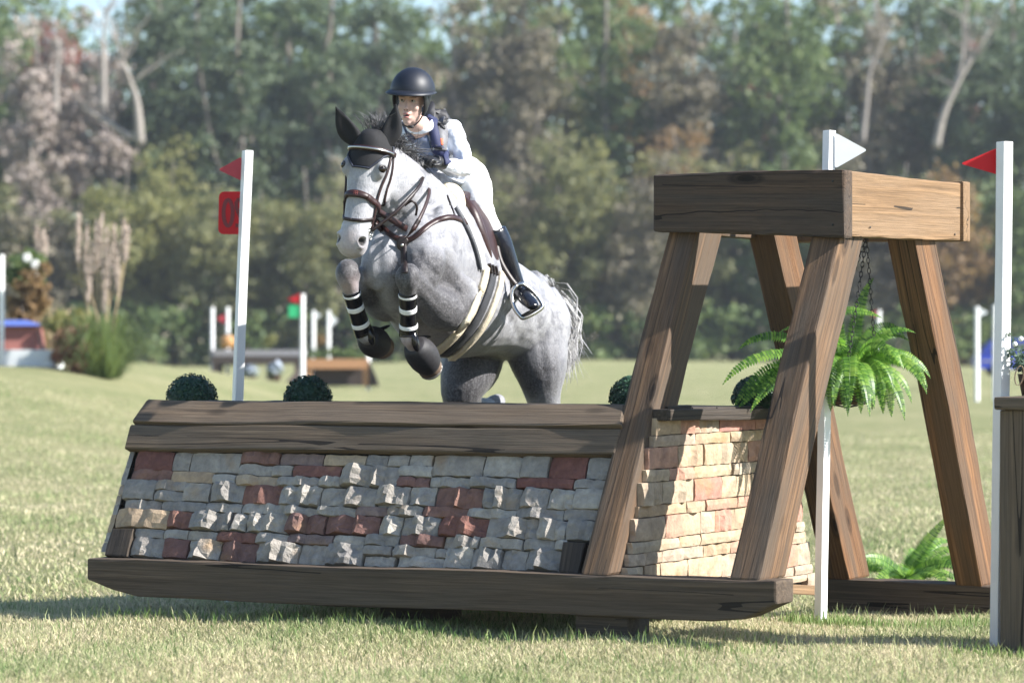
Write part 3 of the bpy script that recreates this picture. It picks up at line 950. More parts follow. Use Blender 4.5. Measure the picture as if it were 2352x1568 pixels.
for k, (px, py) in enumerate(((62, 592), (81, 607), (80, 632))):
    p = at(px, py, 53.5)
    pet = [ellipsoid(p + Vector((math.cos(a) * .045, -.02, math.sin(a) * .045)), [(.04, 0, 0), (0, .015, 0), (0, 0, .04)], 8, 5) for a in np.arange(5) * 2 * math.pi / 5]
    o = obj('blossom', *join(*pet), M['petal_white'], origin=p)
    tag(o, ('topmost white blossom on the green shrub at left', 'middle white blossom on the green shrub at left', 'lowest white blossom on the green shrub at left')[k], 'blossom', 'white blossoms on the shrub')

def pampas(px, d, plumes, label, seed, foot=True):
    r = np.random.RandomState(seed)
    x = (px - CX) / F * d
    o = Vector((x, d, float(gz(x, d))))
    root = empty('pampas_grass', o, label, 'pampas grass', 'pampas grass clumps')
    for (qx, y0, y1) in plumes:
        tip, bot = at(qx, y0, d), at(qx + r.normal(0, 5), y1, d)
        b = o + Vector((r.normal(0, .12), r.normal(0, .1), 0))
        obj('stalk', *tube([b, b.lerp(bot, .6) + Vector((r.normal(0, .03), 0, 0)), bot, tip], [.012, .01, .008, .004], 6, 3), M['straw'], root)
        ctr = [bot.lerp(tip, t) + Vector((r.normal(0, .008), 0, 0)) for t in np.linspace(0, 1, 26)]
        V, Q = leaf_cloud(r, [tuple(c) for c in ctr], [.050 * math.sin(.35 + 2.5 * t) + .012 for t in np.linspace(0, 1, 26)], 40, .02)
        fast_mesh('plume', V, Q, M['plume'], root)
    n = 520 if foot else 160
    V = np.empty((n, 4, 3)); h = r.uniform(.3, 1.15, n) if foot else r.uniform(.4, 1.1, n)
    a = r.uniform(0, 2 * np.pi, n); sp = r.uniform(.05, .55, n)
    B = np.array(o) + np.stack([np.cos(a) * sp * .5, np.sin(a) * sp * .5, 0 * a], -1)
    D = np.stack([np.sin(a) * .008, np.cos(a) * .008, 0 * a], -1)
    T = B + np.stack([np.cos(a) * sp, np.sin(a) * sp, h], -1)
    T2 = B + np.stack([np.cos(a) * sp * 1.9, np.sin(a) * sp * 1.9, h * r.uniform(.3, .95, n)], -1)
    V = np.stack([B - D, B + D, T + D, T - D, T2], 1).reshape(-1, 3)
    k = np.arange(n)[:, None] * 5
    Tt = np.concatenate([k + [0, 1, 2], k + [0, 2, 3], k + [3, 2, 4]], 1).reshape(-1, 3)
    fast_mesh('leaves', V, Tt, LEAF['green'] if foot else M['straw'], root)
pampas(240, 51.0, [(181, 492, 600), (200, 520, 640), (222, 505, 620), (234, 490, 610), (246, 520, 660), (262, 515, 640), (285, 505, 590), (292, 520, 600), (270, 560, 680), (212, 560, 690), (240, 560, 720)], 'tall pampas grass clump with pale plumes left of the fence', 41)
pampas(96, 54.5, [(84, 520, 580), (98, 528, 600), (106, 545, 610)], 'smaller pampas clump above the little house', 42, False)

def blue_car():
    d = 118.0
    x0 = at(2238, 850, d).x; g = float(gz(x0, d))
    L = 4.2; ax = (Vector((1, 0, 0)), Vector((0, 1, 0)), Vector((0, 0, 1)))
    root = empty('parked_car', Vector((x0 + L / 2, d, g)), 'blue parked car mostly hidden beyond the right flag post', 'car')
    prof = [(0.05, .30), (0.0, .62), (.10, .82), (1.05, .92), (1.0, .92), (1.75, .96), (4.1, .90), (4.2, .6), (4.15, .30)]
    prof = [(0.05, .30), (0.0, .62), (.12, .84), (2.1, .95), (4.08, .88), (4.2, .6), (4.15, .30)]
    V, Fc = poly_prism([(x0 + a, d - .8, g + z) for a, z in prof], (0, 1.6, 0))
    obj('body', V, Fc, M['blue'], root, False)
    cab = [(.25, .90), (.62, 1.36), (.95, 1.46), (2.0, 1.46), (2.75, .95)]
    V, Fc = poly_prism([(x0 + a, d - .66, g + z) for a, z in cab], (0, 1.32, 0))
    cb = obj('cabin', V, Fc, M['blue'], root, False)
    win = [(.50, .98), (.74, 1.30), (1.3, 1.34), (1.3, .98)]
    V, Fc = poly_prism([(x0 + a, d - .69, g + z) for a, z in win], (0, .02, 0)); obj('window', V, Fc, M['glass'], root, False)
    win = [(1.4, .98), (1.4, 1.34), (1.95, 1.32), (2.45, .98)]
    V, Fc = poly_prism([(x0 + a, d - .69, g + z) for a, z in win], (0, .02, 0)); obj('window', V, Fc, M['glass'], root, False)
    V, Fc = poly_prism([(x0 + a, d - .815, g + z) for a, z in ((.03, .56), (.03, .64), (4.15, .64), (4.15, .56))], (0, .02, 0)); obj('side_trim', V, Fc, M['far_grey'], root, False)
    for wx in (.85, 3.35):
        for wy in (-.74, .74):
            c = Vector((x0 + wx, d + wy, g + .31))
            w = obj('wheel', *loft([(c - Vector((0, .1, 0)), .31, .31), (c + Vector((0, .1, 0)), .31, .31)], up=(0, 0, 1), n=18, sub=1), M['tyre'], root, False)
            s = -1 if wy < 0 else 1
            obj('rim', *loft([(c + Vector((0, s * .09, 0)), .19, .19), (c + Vector((0, s * .115, 0)), .18, .18)], up=(0, 0, 1), n=14, sub=1), M['steel'], w, False)
    obj('headlight', *box((x0 + .03, d - .6, g + .70), XYZ, (.03, .14, .07)), M['white_plastic'], root, False)
blue_car()
# ------------------------------------------------------------------ the stone fence
U = Vector((0.866, -0.5, 0)).normalized()          # along the fence, to the right
B = Vector((0.5, 0.866, 0)).normalized()           # through the fence, away from the camera
FR = Vector((1.1296, 13.5, 0))                     # right front end of the front skid

def P(s, w, z):
    "s metres left of the right end, w metres back, z up"
    return FR - U * s + B * w + Vector((0, 0, z))
def zsk(s): return 0.32 - 0.04 * s / 3.837

SL = 0.476                                         # how far the front leans back per metre of height
VUP = (B * SL + Vector((0, 0, 1))).normalized()
NW = U.cross(VUP).normalized()                     # out of the front wall, towards the camera
if NW.y > 0: NW = -NW
W0 = P(3.837, 0.12, zsk(3.837))                    # left foot of the wall
def pix2wall(px, py, out=0.0):
    D = ray(px, py)
    O = W0 + NW * out
    t = (O - CAMP).dot(NW) / D.dot(NW)
    h = CAMP + D * t - W0
    return h.dot(U), h.dot(VUP)
def wallp(a, v, n): return W0 + U * a + VUP * v + NW * n

S_END = 0.78
fence = empty('stone_fence', P(2.3, 1.1, 0), 'long stone faced jumping fence with dark planks on top', 'fence')

def crop(k):
    "stones were measured on two enlargements"
    ox = {4: 300, 5: 1400}[k]
    return lambda x, y: ((ox + x * 0.5739) * 0.6125, (1450 + y * 0.5739) * 0.6125)
G, T_, RD, MV = 'stone', 'stone_tan', 'stone_red', 'stone_mauve'
S4 = [
 (365,608,415,542,RD,0),(605,718,425,545,G,0),(718,1045,430,555,G,0),(1055,1303,425,500,RD,1),(1305,1585,435,507,MV,0),(1590,1866,445,512,T_,0),(1870,2010,445,512,G,0),
 (1030,1253,505,572,G,1),(1255,1385,515,580,G,0),(1387,1702,515,586,RD,0),(1704,2085,515,648,G,2),
 (330,593,538,606,RD,1),(595,866,550,620,T_,0),(868,1015,572,627,G,0),(1018,1282,580,642,T_,1),(1285,1560,588,648,G,1),(1562,1700,587,650,G,1),
 (288,490,608,732,G,0),(493,698,608,674,G,1),(478,668,676,740,G,1),(670,845,626,742,G,0),(847,1063,628,748,G,2),(1060,1308,640,766,RD,1),(1311,1570,650,772,G,2),(1573,1728,658,776,G,1),(1732,1944,656,782,G,2),(1947,2150,652,786,G,2),
 (285,520,738,800,G,1),(523,812,746,808,G,0),(815,1050,756,816,G,1),(1053,1345,762,830,G,1),(1348,1543,784,842,G,2),(1546,1796,784,842,G,1),(1799,2012,782,842,MV,0),
 (232,575,800,920,T_,1),(578,735,810,918,RD,1),(738,985,820,936,G,2),(988,1085,826,940,G,2),(1088,1352,832,946,G,2),(1355,1597,836,952,RD,2),(1600,1950,842,957,RD,2),(1953,2096,842,965,G,2),
 (352,543,925,982,G,0),(546,703,932,992,G,0),(706,892,942,1002,G,0),(895,1143,950,1012,RD,1),(1146,1352,956,1022,G,1),(1355,1648,962,1024,MV,1),(1651,1852,968,1032,G,0),(1856,2075,962,1032,G,1),
 (335,545,984,1106,G,1),(548,700,992,1112,RD,1),(703,912,1000,1125,G,2),(915,1148,1012,1136,RD,1),(1151,1425,1018,1146,G,2),(1428,1606,1026,1152,G,2),(1609,1843,1024,1160,G,2),(1848,2030,1036,1092,G,0),(1846,2045,1100,1166,G,1),
]
S5 = [
 (98,232,445,515,G,0),(236,385,445,518,G,0),(388,722,450,580,G,0),(725,965,455,586,G,0),(968,1145,455,590,G,0),(1148,1390,455,596,RD,0),(1393,1565,460,600,G,0),
 (165,382,518,584,G,0),(150,358,590,652,RD,1),(361,630,586,652,G,1),(634,925,594,656,G,1),(928,1302,592,657,RD,0),(1305,1530,604,666,G,1),
 (236,402,652,772,G,2),(30,232,652,772,G,2),(405,716,657,786,RD,1),(719,955,660,794,G,2),(958,1140,658,792,G,2),(1143,1306,670,796,G,2),(1309,1510,670,796,G,0),
 (98,318,777,842,G,1),(321,605,782,850,RD,1),(608,928,794,854,G,1),(931,1234,794,862,G,1),(1237,1480,796,866,G,0),
 (182,425,848,966,G,2),(428,736,852,972,RD,2),(739,1082,858,986,G,2),(1085,1258,870,1000,G,2),(1261,1450,872,1000,G,1),
 (168,452,966,1036,RD,1),(455,690,974,1050,G,2),(693,972,990,1056,G,1),(975,1184,996,1062,G,1),(1187,1262,1000,1062,G,0),
 (118,398,1036,1104,G,1),(401,470,1052,1110,G,0),(150,446,1106,1176,G,1),(462,640,1046,1182,G,2),(643,832,1060,1190,G,2),(835,995,1062,1194,G,2),(998,1226,1062,1196,G,2),
 (128,142,1040,1100,G,0),
]

def stone(parent, O, ax, ay, an, a0, a1, v0, v1, mat, rough, rng, base=0.03):
    "one split-faced stone: its own broken front, worn edges, sides running back into the wall"
    w, h = a1 - a0, v1 - v0
    if w < 0.02 or h < 0.015: return
    nx = max(3, min(9, int(round(w / 0.026)) + 1)); ny = max(3, min(5, int(round(h / 0.026)) + 1))
    amp = (0.006, 0.020, 0.040)[rough]
    d0 = base + rng.uniform(-0.006, 0.010) + (0, .004, .014)[rough]
    # a few broken planes make the face: ridges and hollows where the stone was split
    sl = (0.06, 0.34, 0.62)[rough]; lo = (-.004, -.016, -.030)[rough]
    nk = max(2, int(round(w / .062 * rng.uniform(.75, 1.35))))
    pl = []
    for q in range(nk):                            # neighbouring break planes face left and right in turn
        x0 = w * (q + rng.uniform(.2, .8)) / nk
        pl.append((x0, rng.uniform(.2, .8) * h, (1 if (q + nk) % 2 else -1) * rng.uniform(.25, 1.3) * sl, rng.uniform(-.5, .3) * sl, rng.uniform(-.15, .45) * amp))
    V, Fc = [], []
    for j in range(ny):
        for i in range(nx):
            fx, fy = i / (nx - 1), j / (ny - 1)
            e = 0.0
            if i in (0, nx - 1): e += 1
            if j in (0, ny - 1): e += 1
            near_ = sorted(pl, key=lambda p: abs(fx * w - p[0]))[:2]
            vals = [p[4] + (fx * w - p[0]) * p[2] + (fy * h - p[1]) * p[3] for p in near_]
            dep = d0 + max(lo, min(vals)) + rng.uniform(-.16, .16) * amp
            dep += (0.05 * fy * h if an is NW else 0.0)
            dep = max(dep - 0.0035 * e - (0.003 if e == 2 else 0), 0.010)
            jx = rng.uniform(-.18, .18) * w / (nx - 1) * (0.45 if e else 1); jy = rng.uniform(-.18, .18) * h / (ny - 1) * (0.45 if e else 1)
            V.append(O + ax * (a0 + w * fx + jx) + ay * (v0 + h * fy + jy) + an * dep)
    for j in range(ny - 1):
        for i in range(nx - 1):
            a = j * nx + i
            if (i + j) % 2: Fc += [(a, a + 1, a + nx + 1), (a, a + nx + 1, a + nx)]
            else: Fc += [(a, a + 1, a + nx), (a + 1, a + nx + 1, a + nx)]
    rim = [j * nx + i for (i, j) in [(i, 0) for i in range(nx)] + [(nx - 1, j) for j in range(1, ny)] + [(i, ny - 1) for i in range(nx - 2, -1, -1)] + [(0, j) for j in range(ny - 2, 0, -1)]]
    k = len(V)
    for q in rim:
        p = V[q]; dn = (p - O).dot(an)
        V.append(p - an * (dn + 0.02))
    m = len(rim)
    for i in range(m):
        j = (i + 1) % m
        Fc.append((rim[i], k + i, k + j, rim[j]))
    c = O + ax * ((a0 + a1) / 2) + ay * ((v0 + v1) / 2)
    return obj('stone', V, Fc, M[mat], parent, smooth=False, origin=c)

def front_wall():
    rng = random.Random(5)
    a_end = 3.837 - S_END
    vt = pix2wall(700, 1000)[1]
    # backing behind the stones and the solid inside of the fence
    zt = 1.07; dep = 2.30
    wt = 0.12 + SL * (zt - 0.29)
    prof = [(0.14, 0.20), (wt + .02, zt), (dep - SL * .78, zt - .02), (dep, 0.10)]
    pts = [P(3.832, w, z - (0.03 if i in (0,) else 0)) for i, (w, z) in enumerate(prof)]
    Vb, Fb = poly_prism(pts, U * (3.832 - S_END - .02))
    core = obj('backing', Vb, Fb, M['mortar'], fence, False)
    for k, L in ((4, S4), (5, S5)):
        cv = crop(k)
        for (x0, x1, y0, y1, m, rg) in L:
            xm, ym = (x0 + x1) / 2, (y0 + y1) / 2
            a0 = pix2wall(*cv(x0, ym), 0.03)[0]; a1 = pix2wall(*cv(x1, ym), 0.03)[0]
            v1 = pix2wall(*cv(xm, y0), 0.03)[1]; v0 = pix2wall(*cv(xm, y1), 0.03)[1]
            a1 = min(a1, a_end - 0.005)
            stone(fence, W0, U, VUP, NW, a0 + .0015, a1 - .0015, v0 + .001, v1 - .001, m, rg, rng)
    # stones of the left end, seen edge on
    v = 0.03
    while v < 0.66:
        h = rng.choice((.055, .10))
        lean = rng.uniform(-.01, .02)
        o = W0 + VUP * v
        dpt = 0
        for kk in range(3):
            stone(fence, o + B * (.0 + kk * .22), B, VUP, -U, 0.0, .219, 0, h - .002, rng.choice(('stone', 'stone', 'stone_tan')), 1, rng, .012 + lean)
        v += h
    return core
front_wall()

def end_wall():
    "right end of the fence: a trapezoid of warm sunlit ledgestone"
    rng = random.Random(12)
    O = P(S_END, 0, 0)
    Zv = Vector((0, 0, 1))
    z = 0.10
    zt = 1.035
    rows = [.075, .05, .115, .06, .055, .11, .055, .11, .06, .105, .055, .10]
    k = 0
    while z < zt - .02:
        h = rows[k % len(rows)]; k += 1
        h = min(h, zt - z)
        w0 = max(0.13 + SL * (z - .30), 0.12) + 0.01
        w1 = 2.30 - SL * (z - .10) - 0.01
        w = w0
        while w < w1 - 0.04:
            L = rng.uniform(.16, .42) if h > .08 else rng.uniform(.2, .52)
            if w1 - (w + L) < .10: L = w1 - w
            zl0 = z
            t = rng.random()
            m = 'stone_pink' if t < .2 else ('stone_tan' if t < .93 else 'stone_mauve')
            floor = 0.30 - 0.09 * (w)              # the foot of the wall falls to the back
            if z + h > floor + .02:
                stone(fence, O, B, Zv, U, w + .002, w + L - .002, max(z, floor) + .002, z + h - .002, m, 0 if rng.random() < .75 else 1, rng, .02)
            w += L
        z += h
end_wall()

def plank_px(name, tl, bl, tr, br, mat, thick, out, seed, parent=fence):
    "a plank lying on the sloping front; corners given where the photo shows them"
    def q(p): a, v = pix2wall(*p, out); return a, v
    (a0, v0), (a1, v1), (a2, v2), (a3, v3) = q(tl), q(bl), q(tr), q(br)
    L = [wallp(a1, v1, out), wallp(a0, v0, out), wallp(a0, v0, out - thick), wallp(a1, v1, out - thick)]
    Rr = [wallp(a3, v3, out), wallp(a2, v2, out), wallp(a2, v2, out - thick), wallp(a3, v3, out - thick)]
    return timber(name, L, Rr, mat, parent, seed, 0.010, 14, 0.004)
def rolled_plank():
    "the topmost plank lies flatter than the wall"
    up2 = (B * 1.0 + Vector((0, 0, 1))).normalized(); n2 = U.cross(up2).normalized()
    if n2.z < 0: n2 = -n2
    def foot(p): return wallp(*pix2wall(*p, .075), .075)
    f0, f1 = foot((303, 968)), foot((1428, 976))
    def top(p):
        D = ray(*p); return CAMP + D * ((f0 - CAMP).dot(n2) / D.dot(n2))
    t0, t1 = top((338, 917)), top((1438, 927))
    th = n2 * .055
    timber('plank', [f0, t0, t0 - th, f0 - th], [f1, t1, t1 - th, f1 - th], M['plank'], fence, 1, .010, 14, .004)
rolled_plank()
plank_px('plank', (298, 973), (284, 1028), (1424, 984), (1412, 1042), M['plank'], 0.055, 0.070, 2)

# decking along the top
for k in range(5):
    w0 = 0.60 + k * 0.27
    z = 1.085 - 0.006 * k
    s0, s1 = 3.62 - k * .0, S_END + .0
    timber('deck_board', [P(s0, w0, z), P(s0, w0 + .26, z), P(s0, w0 + .26, z - .04), P(s0, w0, z - .04)],
           [P(s1, w0, z), P(s1, w0 + .26, z), P(s1, w0 + .26, z - .04), P(s1, w0, z - .04)], M['block'], fence, 20 + k, .006, 10, .003)
# cap board over the right end
timber('cap_board', [P(S_END - .07, .46, 1.075), P(S_END + .02, .46, 1.075), P(S_END + .02, .46, 1.02), P(S_END - .07, .46, 1.02)],
       [P(S_END - .07, 1.9, 1.055), P(S_END + .02, 1.9, 1.055), P(S_END + .02, 1.9, 1.0), P(S_END - .07, 1.9, 1.0)], M['block'], fence, 30, .006, 8, .002)
# foot board of the right end
timber('foot_board', [P(S_END - .06, .30, .285), P(S_END + .05, .30, .285), P(S_END + .05, .30, .235), P(S_END - .06, .30, .235)],
       [P(S_END - .06, 2.33, .10), P(S_END + .05, 2.33, .10), P(S_END + .05, 2.33, .05), P(S_END - .06, 2.33, .05)], M['timber_pale'], fence, 31, .006, 8, .002)

def corner_block(px_tl, px_tr, px_br, px_bl, seed):
    q = [pix2wall(*p, .05) for p in (px_tl, px_tr, px_br, px_bl)]
    L = [wallp(*q[3], .055), wallp(*q[2], .055), wallp(*q[2], -.05), wallp(*q[3], -.05)]
    Rr = [wallp(*q[0], .055), wallp(*q[1], .055), wallp(*q[1], -.05), wallp(*q[0], -.05)]
    timber('corner_block', L, Rr, M['block'], fence, seed, .008, 3, .003)
corner_block((258, 1213), (307, 1213), (292, 1278), (240, 1276), 3)
corner_block((1294, 1243), (1345, 1245), (1330, 1318), (1284, 1312), 4)

# front skid: a long beam with sloping ends
def skid():
    Lh, hw, ex = 3.837, 0.19, 0.07
    h = 0.19
    prof = [(0, 0.085), (0, h), (Lh, h), (Lh, 0.085), (Lh - .26, 0), (.10, 0)]
    def pt(s, z, w): return P(s, w, zsk(s) - h + z)
    bm = bmesh.new()
    X = (P(Lh, 0, zsk(Lh)) - P(0, 0, zsk(0))).normalized(); Yv = B; Zv = X.cross(Yv)
    Mx = Matrix((X, Yv, Zv)); ctr = P(Lh / 2, hw / 2, .2)
    n = 24
    rows = []
    for i in range(n + 1):
        t = i / n
        s = -ex + (Lh + ex) * t
        zb = 0.0
        if s < .12 : zb = 0.085 * (.12 - s) / (.12 + ex)
        if s > Lh - .26: zb = 0.085 * (s - (Lh - .26)) / .26
        rows.append([bm.verts.new(Mx @ (pt(s, z, w) - ctr)) for (w, z) in ((0, zb), (0, h), (hw, h), (hw, zb))])
    # exact break points
    for i in range(n):
        for k in range(4):
            bm.faces.new((rows[i][k], rows[i][(k + 1) % 4], rows[i + 1][(k + 1) % 4], rows[i + 1][k]))
    bm.faces.new(rows[0][::-1]); bm.faces.new(rows[-1])
    bmesh.ops.recalc_face_normals(bm, faces=bm.faces)
    bmesh.ops.bevel(bm, geom=[e for e in bm.edges if e.calc_face_angle(0) > .5], offset=.012, segments=2, profile=.6, affect='EDGES')
    rng = random.Random(3)
    for v in bm.verts: v.co += Vector((0, rng.uniform(-1, 1) * .002 + math.sin(v.co.x * 2.7) * .003, rng.uniform(-1, 1) * .002 + math.sin(v.co.x * 3.3) * .004))
    me = bpy.data.meshes.new('skid'); bm.to_mesh(me); bm.free(); me.materials.append(M['skid'])
    o = bpy.data.objects.new('skid', me); COL.objects.link(o)
    o.rotation_euler = Mx.transposed().to_euler(); o.location = ctr - wpos(fence); o.parent = fence
skid()
# blocks the skid rests on
timber('foot_block', [P(.98, .03, .135), P(.98, .25, .135), P(.98, .25, -.06), P(.98, .03, -.06)], [P(.70, .03, .135), P(.70, .25, .135), P(.70, .25, -.06), P(.70, .03, -.06)], M['block'], fence, 41, .006, 3, .002)
timber('foot_block', [P(2.3, .4, .25), P(2.3, .7, .25), P(2.3, .7, -.12), P(2.3, .4, -.12)], [P(2.0, .4, .25), P(2.0, .7, .25), P(2.0, .7, -.12), P(2.0, .4, -.12)], M['block'], fence, 43, .006, 3, .002)

# back skid
SKB = 2.80
for (sa, sb, sd) in ((.95, -.06, 51), (-.06, -.75, 52)):
    timber('back_skid', [P(sa, SKB, .10), P(sa, SKB + .19, .10), P(sa, SKB + .19, -.14), P(sa, SKB, -.14)],
           [P(sb + .008, SKB, .095), P(sb + .008, SKB + .19, .095), P(sb + .008, SKB + .19, -.14), P(sb + .008, SKB, -.14)], M['skid'], fence, sd, .010, 8, .003)

# ------------------------------------------------------------------ the timber stand over the right end of the fence
stand = empty('timber_stand', P(.45, 1.4, 0), 'tall splay legged timber stand with box frame top over the fence', 'timber stand')
LW, LD = 0.152, 0.285                               # width of a leg and its horizontal depth
def leg(s0, zt, front, seed, mat):
    if front:
        w0, w1, z0 = 0.012, 0.012 + 0.96, zsk(s0) - .002
        q0 = [(w0, z0), (w0 + LD, z0)]; q1 = [(w1, zt), (w1 + LD, zt)]
    else:
        w0, w1, z0 = SKB + .005, SKB + .005 - 1.0, .094
        q0 = [(w0, z0), (w0 + LD, z0)]; q1 = [(w1, zt), (w1 + LD, zt)]
    c0 = [P(s0, q0[0][0], q0[0][1]), P(s0 - LW, q0[0][0], q0[0][1]), P(s0 - LW, q0[1][0], q0[1][1]), P(s0, q0[1][0], q0[1][1])]
    c1 = [P(s0, q1[0][0], q1[0][1]), P(s0 - LW, q1[0][0], q1[0][1]), P(s0 - LW, q1[1][0], q1[1][1]), P(s0, q1[1][0], q1[1][1])]
    return timber('leg', c0, c1, mat, stand, seed, 0.013, 14, 0.004)
leg(0.944, 2.02, True, 61, M['timber'])
leg(0.173, 2.02, True, 62, M['timber'])
leg(0.944, 2.02, False, 63, M['timber_red'])
leg(0.173, 2.02, False, 64, M['timber_red'])

BL = Vector((0.6966, 14.75, 0)); BR_ = Vector((1.586, 14.24, 0)); BBk = BR_ + B * 1.64
def bq(p, z0, z1, th, dirv): return [p + Vector((0, 0, z0)), p + Vector((0, 0, z1)), p + dirv * th + Vector((0, 0, z1)), p + dirv * th + Vector((0, 0, z0))]
UB = (BR_ - BL).normalized()
timber('front_beam', bq(BL, 1.940, 2.222, .10, B), bq(BR_, 1.893, 2.222, .10, B), M['timber_shaded'], stand, 71, .014, 14, .004)
BL2, BR2 = BL + B * 1.54, BR_ + B * 1.54
timber('back_beam', bq(BL2, 1.93, 2.225, .10, B), bq(BR2, 1.925, 2.238, .10, B), M['timber_pale'], stand, 72, .012, 10, .003)
timber('side_beam', bq(BR_ + B * .105 - UB * .012, 1.900, 2.215, .09, -UB), bq(BR_ + B * 1.535 - UB * .012, 1.928, 2.228, .09, -UB), M['timber_pale'], stand, 73, .010, 12, .003)
timber('side_beam', bq(BL + B * .105 + UB * .012, 1.940, 2.215, .09, UB), bq(BL + B * 1.535 + UB * .012, 1.935, 2.222, .09, UB), M['timber'], stand, 74, .010, 10, .003)
# screw heads in the beams
def screw(p, nrm, r=.006):
    nrm = Vector(nrm).normalized()
    t = nrm.cross(Vector((0, 0, 1))).normalized(); b = nrm.cross(t)
    obj('screw', *ellipsoid(p + nrm * .001, [t * r, b * r, nrm * .003], 10, 6), M['iron'], stand)
NF = -B
for a in (.035, .94):
    for z in (1.985, 2.165):
        screw(BL.lerp(BR_, a) + Vector((0, 0, z - (.03 * a if z < 2 else 0))), NF)
for a in (.16, .93):
    screw(BR_ + B * (.1 + 1.44 * a) - UB * .010 + Vector((0, 0, 1.955)), UB)

# ------------------------------------------------------------------ dark boarded pillar at the right edge
def pillar():
    d = 13.62
    x0 = at(2297, 1200, d).x
    root = empty('wooden_pillar', Vector((x0 + .25, d, 0)), 'dark boarded wooden pillar with flat cap at the right edge', 'pillar')
    zt, zc = at(2300, 942, d).z, at(2300, 912, d).z
    a, bx = U, B
    o = Vector((x0, d, 0))
    def board(s0, s1, k):
        timber('board', [o + a * s0 + Vector((0, 0, -.05)), o + a * s1 + Vector((0, 0, -.05)), o + a * s1 + bx * .04 + Vector((0, 0, -.05)), o + a * s0 + bx * .04 + Vector((0, 0, -.05))],
               [o + a * s0 + Vector((0, 0, zt)), o + a * s1 + Vector((0, 0, zt)), o + a * s1 + bx * .04 + Vector((0, 0, zt)), o + a * s0 + bx * .04 + Vector((0, 0, zt))], M['plank'], root, 80 + k, .005, 8, .002)
    board(0, .128, 0); board(.133, .27, 1); board(.275, .41, 2); board(.415, .55, 3)
    # left side boards
    for k in range(3):
        w0, w1 = .045 + k * .135, .045 + k * .135 + .13
        timber('side_board', [o + bx * w0 + Vector((0, 0, -.05)), o + bx * w1 + Vector((0, 0, -.05)), o + bx * w1 + a * .04 + Vector((0, 0, -.05)), o + bx * w0 + a * .04 + Vector((0, 0, -.05))],
               [o + bx * w0 + Vector((0, 0, zt)), o + bx * w1 + Vector((0, 0, zt)), o + bx * w1 + a * .04 + Vector((0, 0, zt)), o + bx * w0 + a * .04 + Vector((0, 0, zt))], M['plank'], root, 90 + k, .005, 6, .002)
    p0 = o - a * .02 - bx * .03
    timber('cap', [p0 + Vector((0, 0, zt + .001)), p0 + bx * .5 + Vector((0, 0, zt + .001)), p0 + bx * .5 + Vector((0, 0, zc)), p0 + Vector((0, 0, zc))],
           [p0 + a * .62 + Vector((0, 0, zt + .001)), p0 + a * .62 + bx * .5 + Vector((0, 0, zt + .001)), p0 + a * .62 + bx * .5 + Vector((0, 0, zc)), p0 + a * .62 + Vector((0, 0, zc))], M['plank'], root, 99, .012, 6, .002)
    return zc
PILLAR_TOP = pillar()

# ------------------------------------------------------------------ flag posts
def flag_post(base, top, w, yaw, label, parts, name='flag_post'):
    root = empty(name, base, label, 'flag post', 'white flag posts at the fence')
    a = Vector((math.cos(yaw), math.sin(yaw), 0)); b = Vector((-math.sin(yaw), math.cos(yaw), 0))
    q = lambda c: [c + a * w + b * w, c - a * w + b * w, c - a * w - b * w, c + a * w - b * w]
    timber('pole', q(base), q(top), M['post'], root, int(abs(base.x) * 100), .003, 10, .0012)
    for f in parts: f(root)
    return root

def rounded(pts, r, n=4):
    "round the corners of a flat polygon (list of Vector)"
    out = []
    m = len(pts)
    for i in range(m):
        p, a, c = pts[i], pts[i - 1], pts[(i + 1) % m]
        d1, d2 = (a - p).normalized(), (c - p).normalized()
        rr = min(r, (a - p).length * .45, (c - p).length * .45)
        s, e = p + d1 * rr, p + d2 * rr
        for k in range(n + 1):
            t = k / n
            out.append(s * (1 - t) ** 2 + p * 2 * t * (1 - t) + e * t * t)
    return out

def pennant(d, a, b, c, mat, dy=0.012):
    def f(root):
        pts = rounded([at(*a, d), at(*b, d), at(*c, d)], .02)
        obj('flag', *poly_prism(pts, (0.002, dy * .5, 0)), M[mat], root, False)
    return f

def number_sign(d):
    def f(root):
        pts = rounded([at(503, 440, d), at(577, 440, d), at(571, 538, d), at(501, 538, d)], .035)
        sg = obj('number_sign', *poly_prism(pts, (0, .005, 0)), M['red_plastic'], root, False)
        # the number 20, seen from behind: a nought and a reversed two
        dd = d - .002
        def stroke(pp, name):
            w = .011
            P3 = [at(x, y, dd) for x, y in pp]
            V, Fc = [], []
            for i, p in enumerate(P3):
                t = (P3[min(i + 1, len(P3) - 1)] - P3[max(i - 1, 0)]).normalized()
                nn = Vector((-t.z, 0, t.x)) * w
                V += [p + nn, p - nn, p - nn + Vector((0, -.0015, 0)), p + nn + Vector((0, -.0015, 0))]
            for i in range(len(P3) - 1):
                a = i * 4
                for k in range(4): Fc.append((a + k, a + (k + 1) % 4, a + 4 + (k + 1) % 4, a + 4 + k))
            obj(name, V, Fc, M['digit'], sg, False)
        e = [(524 + 10.5 * math.cos(t), 489 + 30 * math.sin(t)) for t in np.linspace(0, 2 * math.pi, 25)]
        stroke(e, 'digit_nought')
        # reversed two: starts at its right (true left) hook
        two = [(562, 468), (560, 461), (554, 457), (547, 459), (543, 466), (543, 476), (547, 487), (553, 499), (559, 510), (561, 518), (541, 518)]
        stroke(two, 'digit_two')
    return f

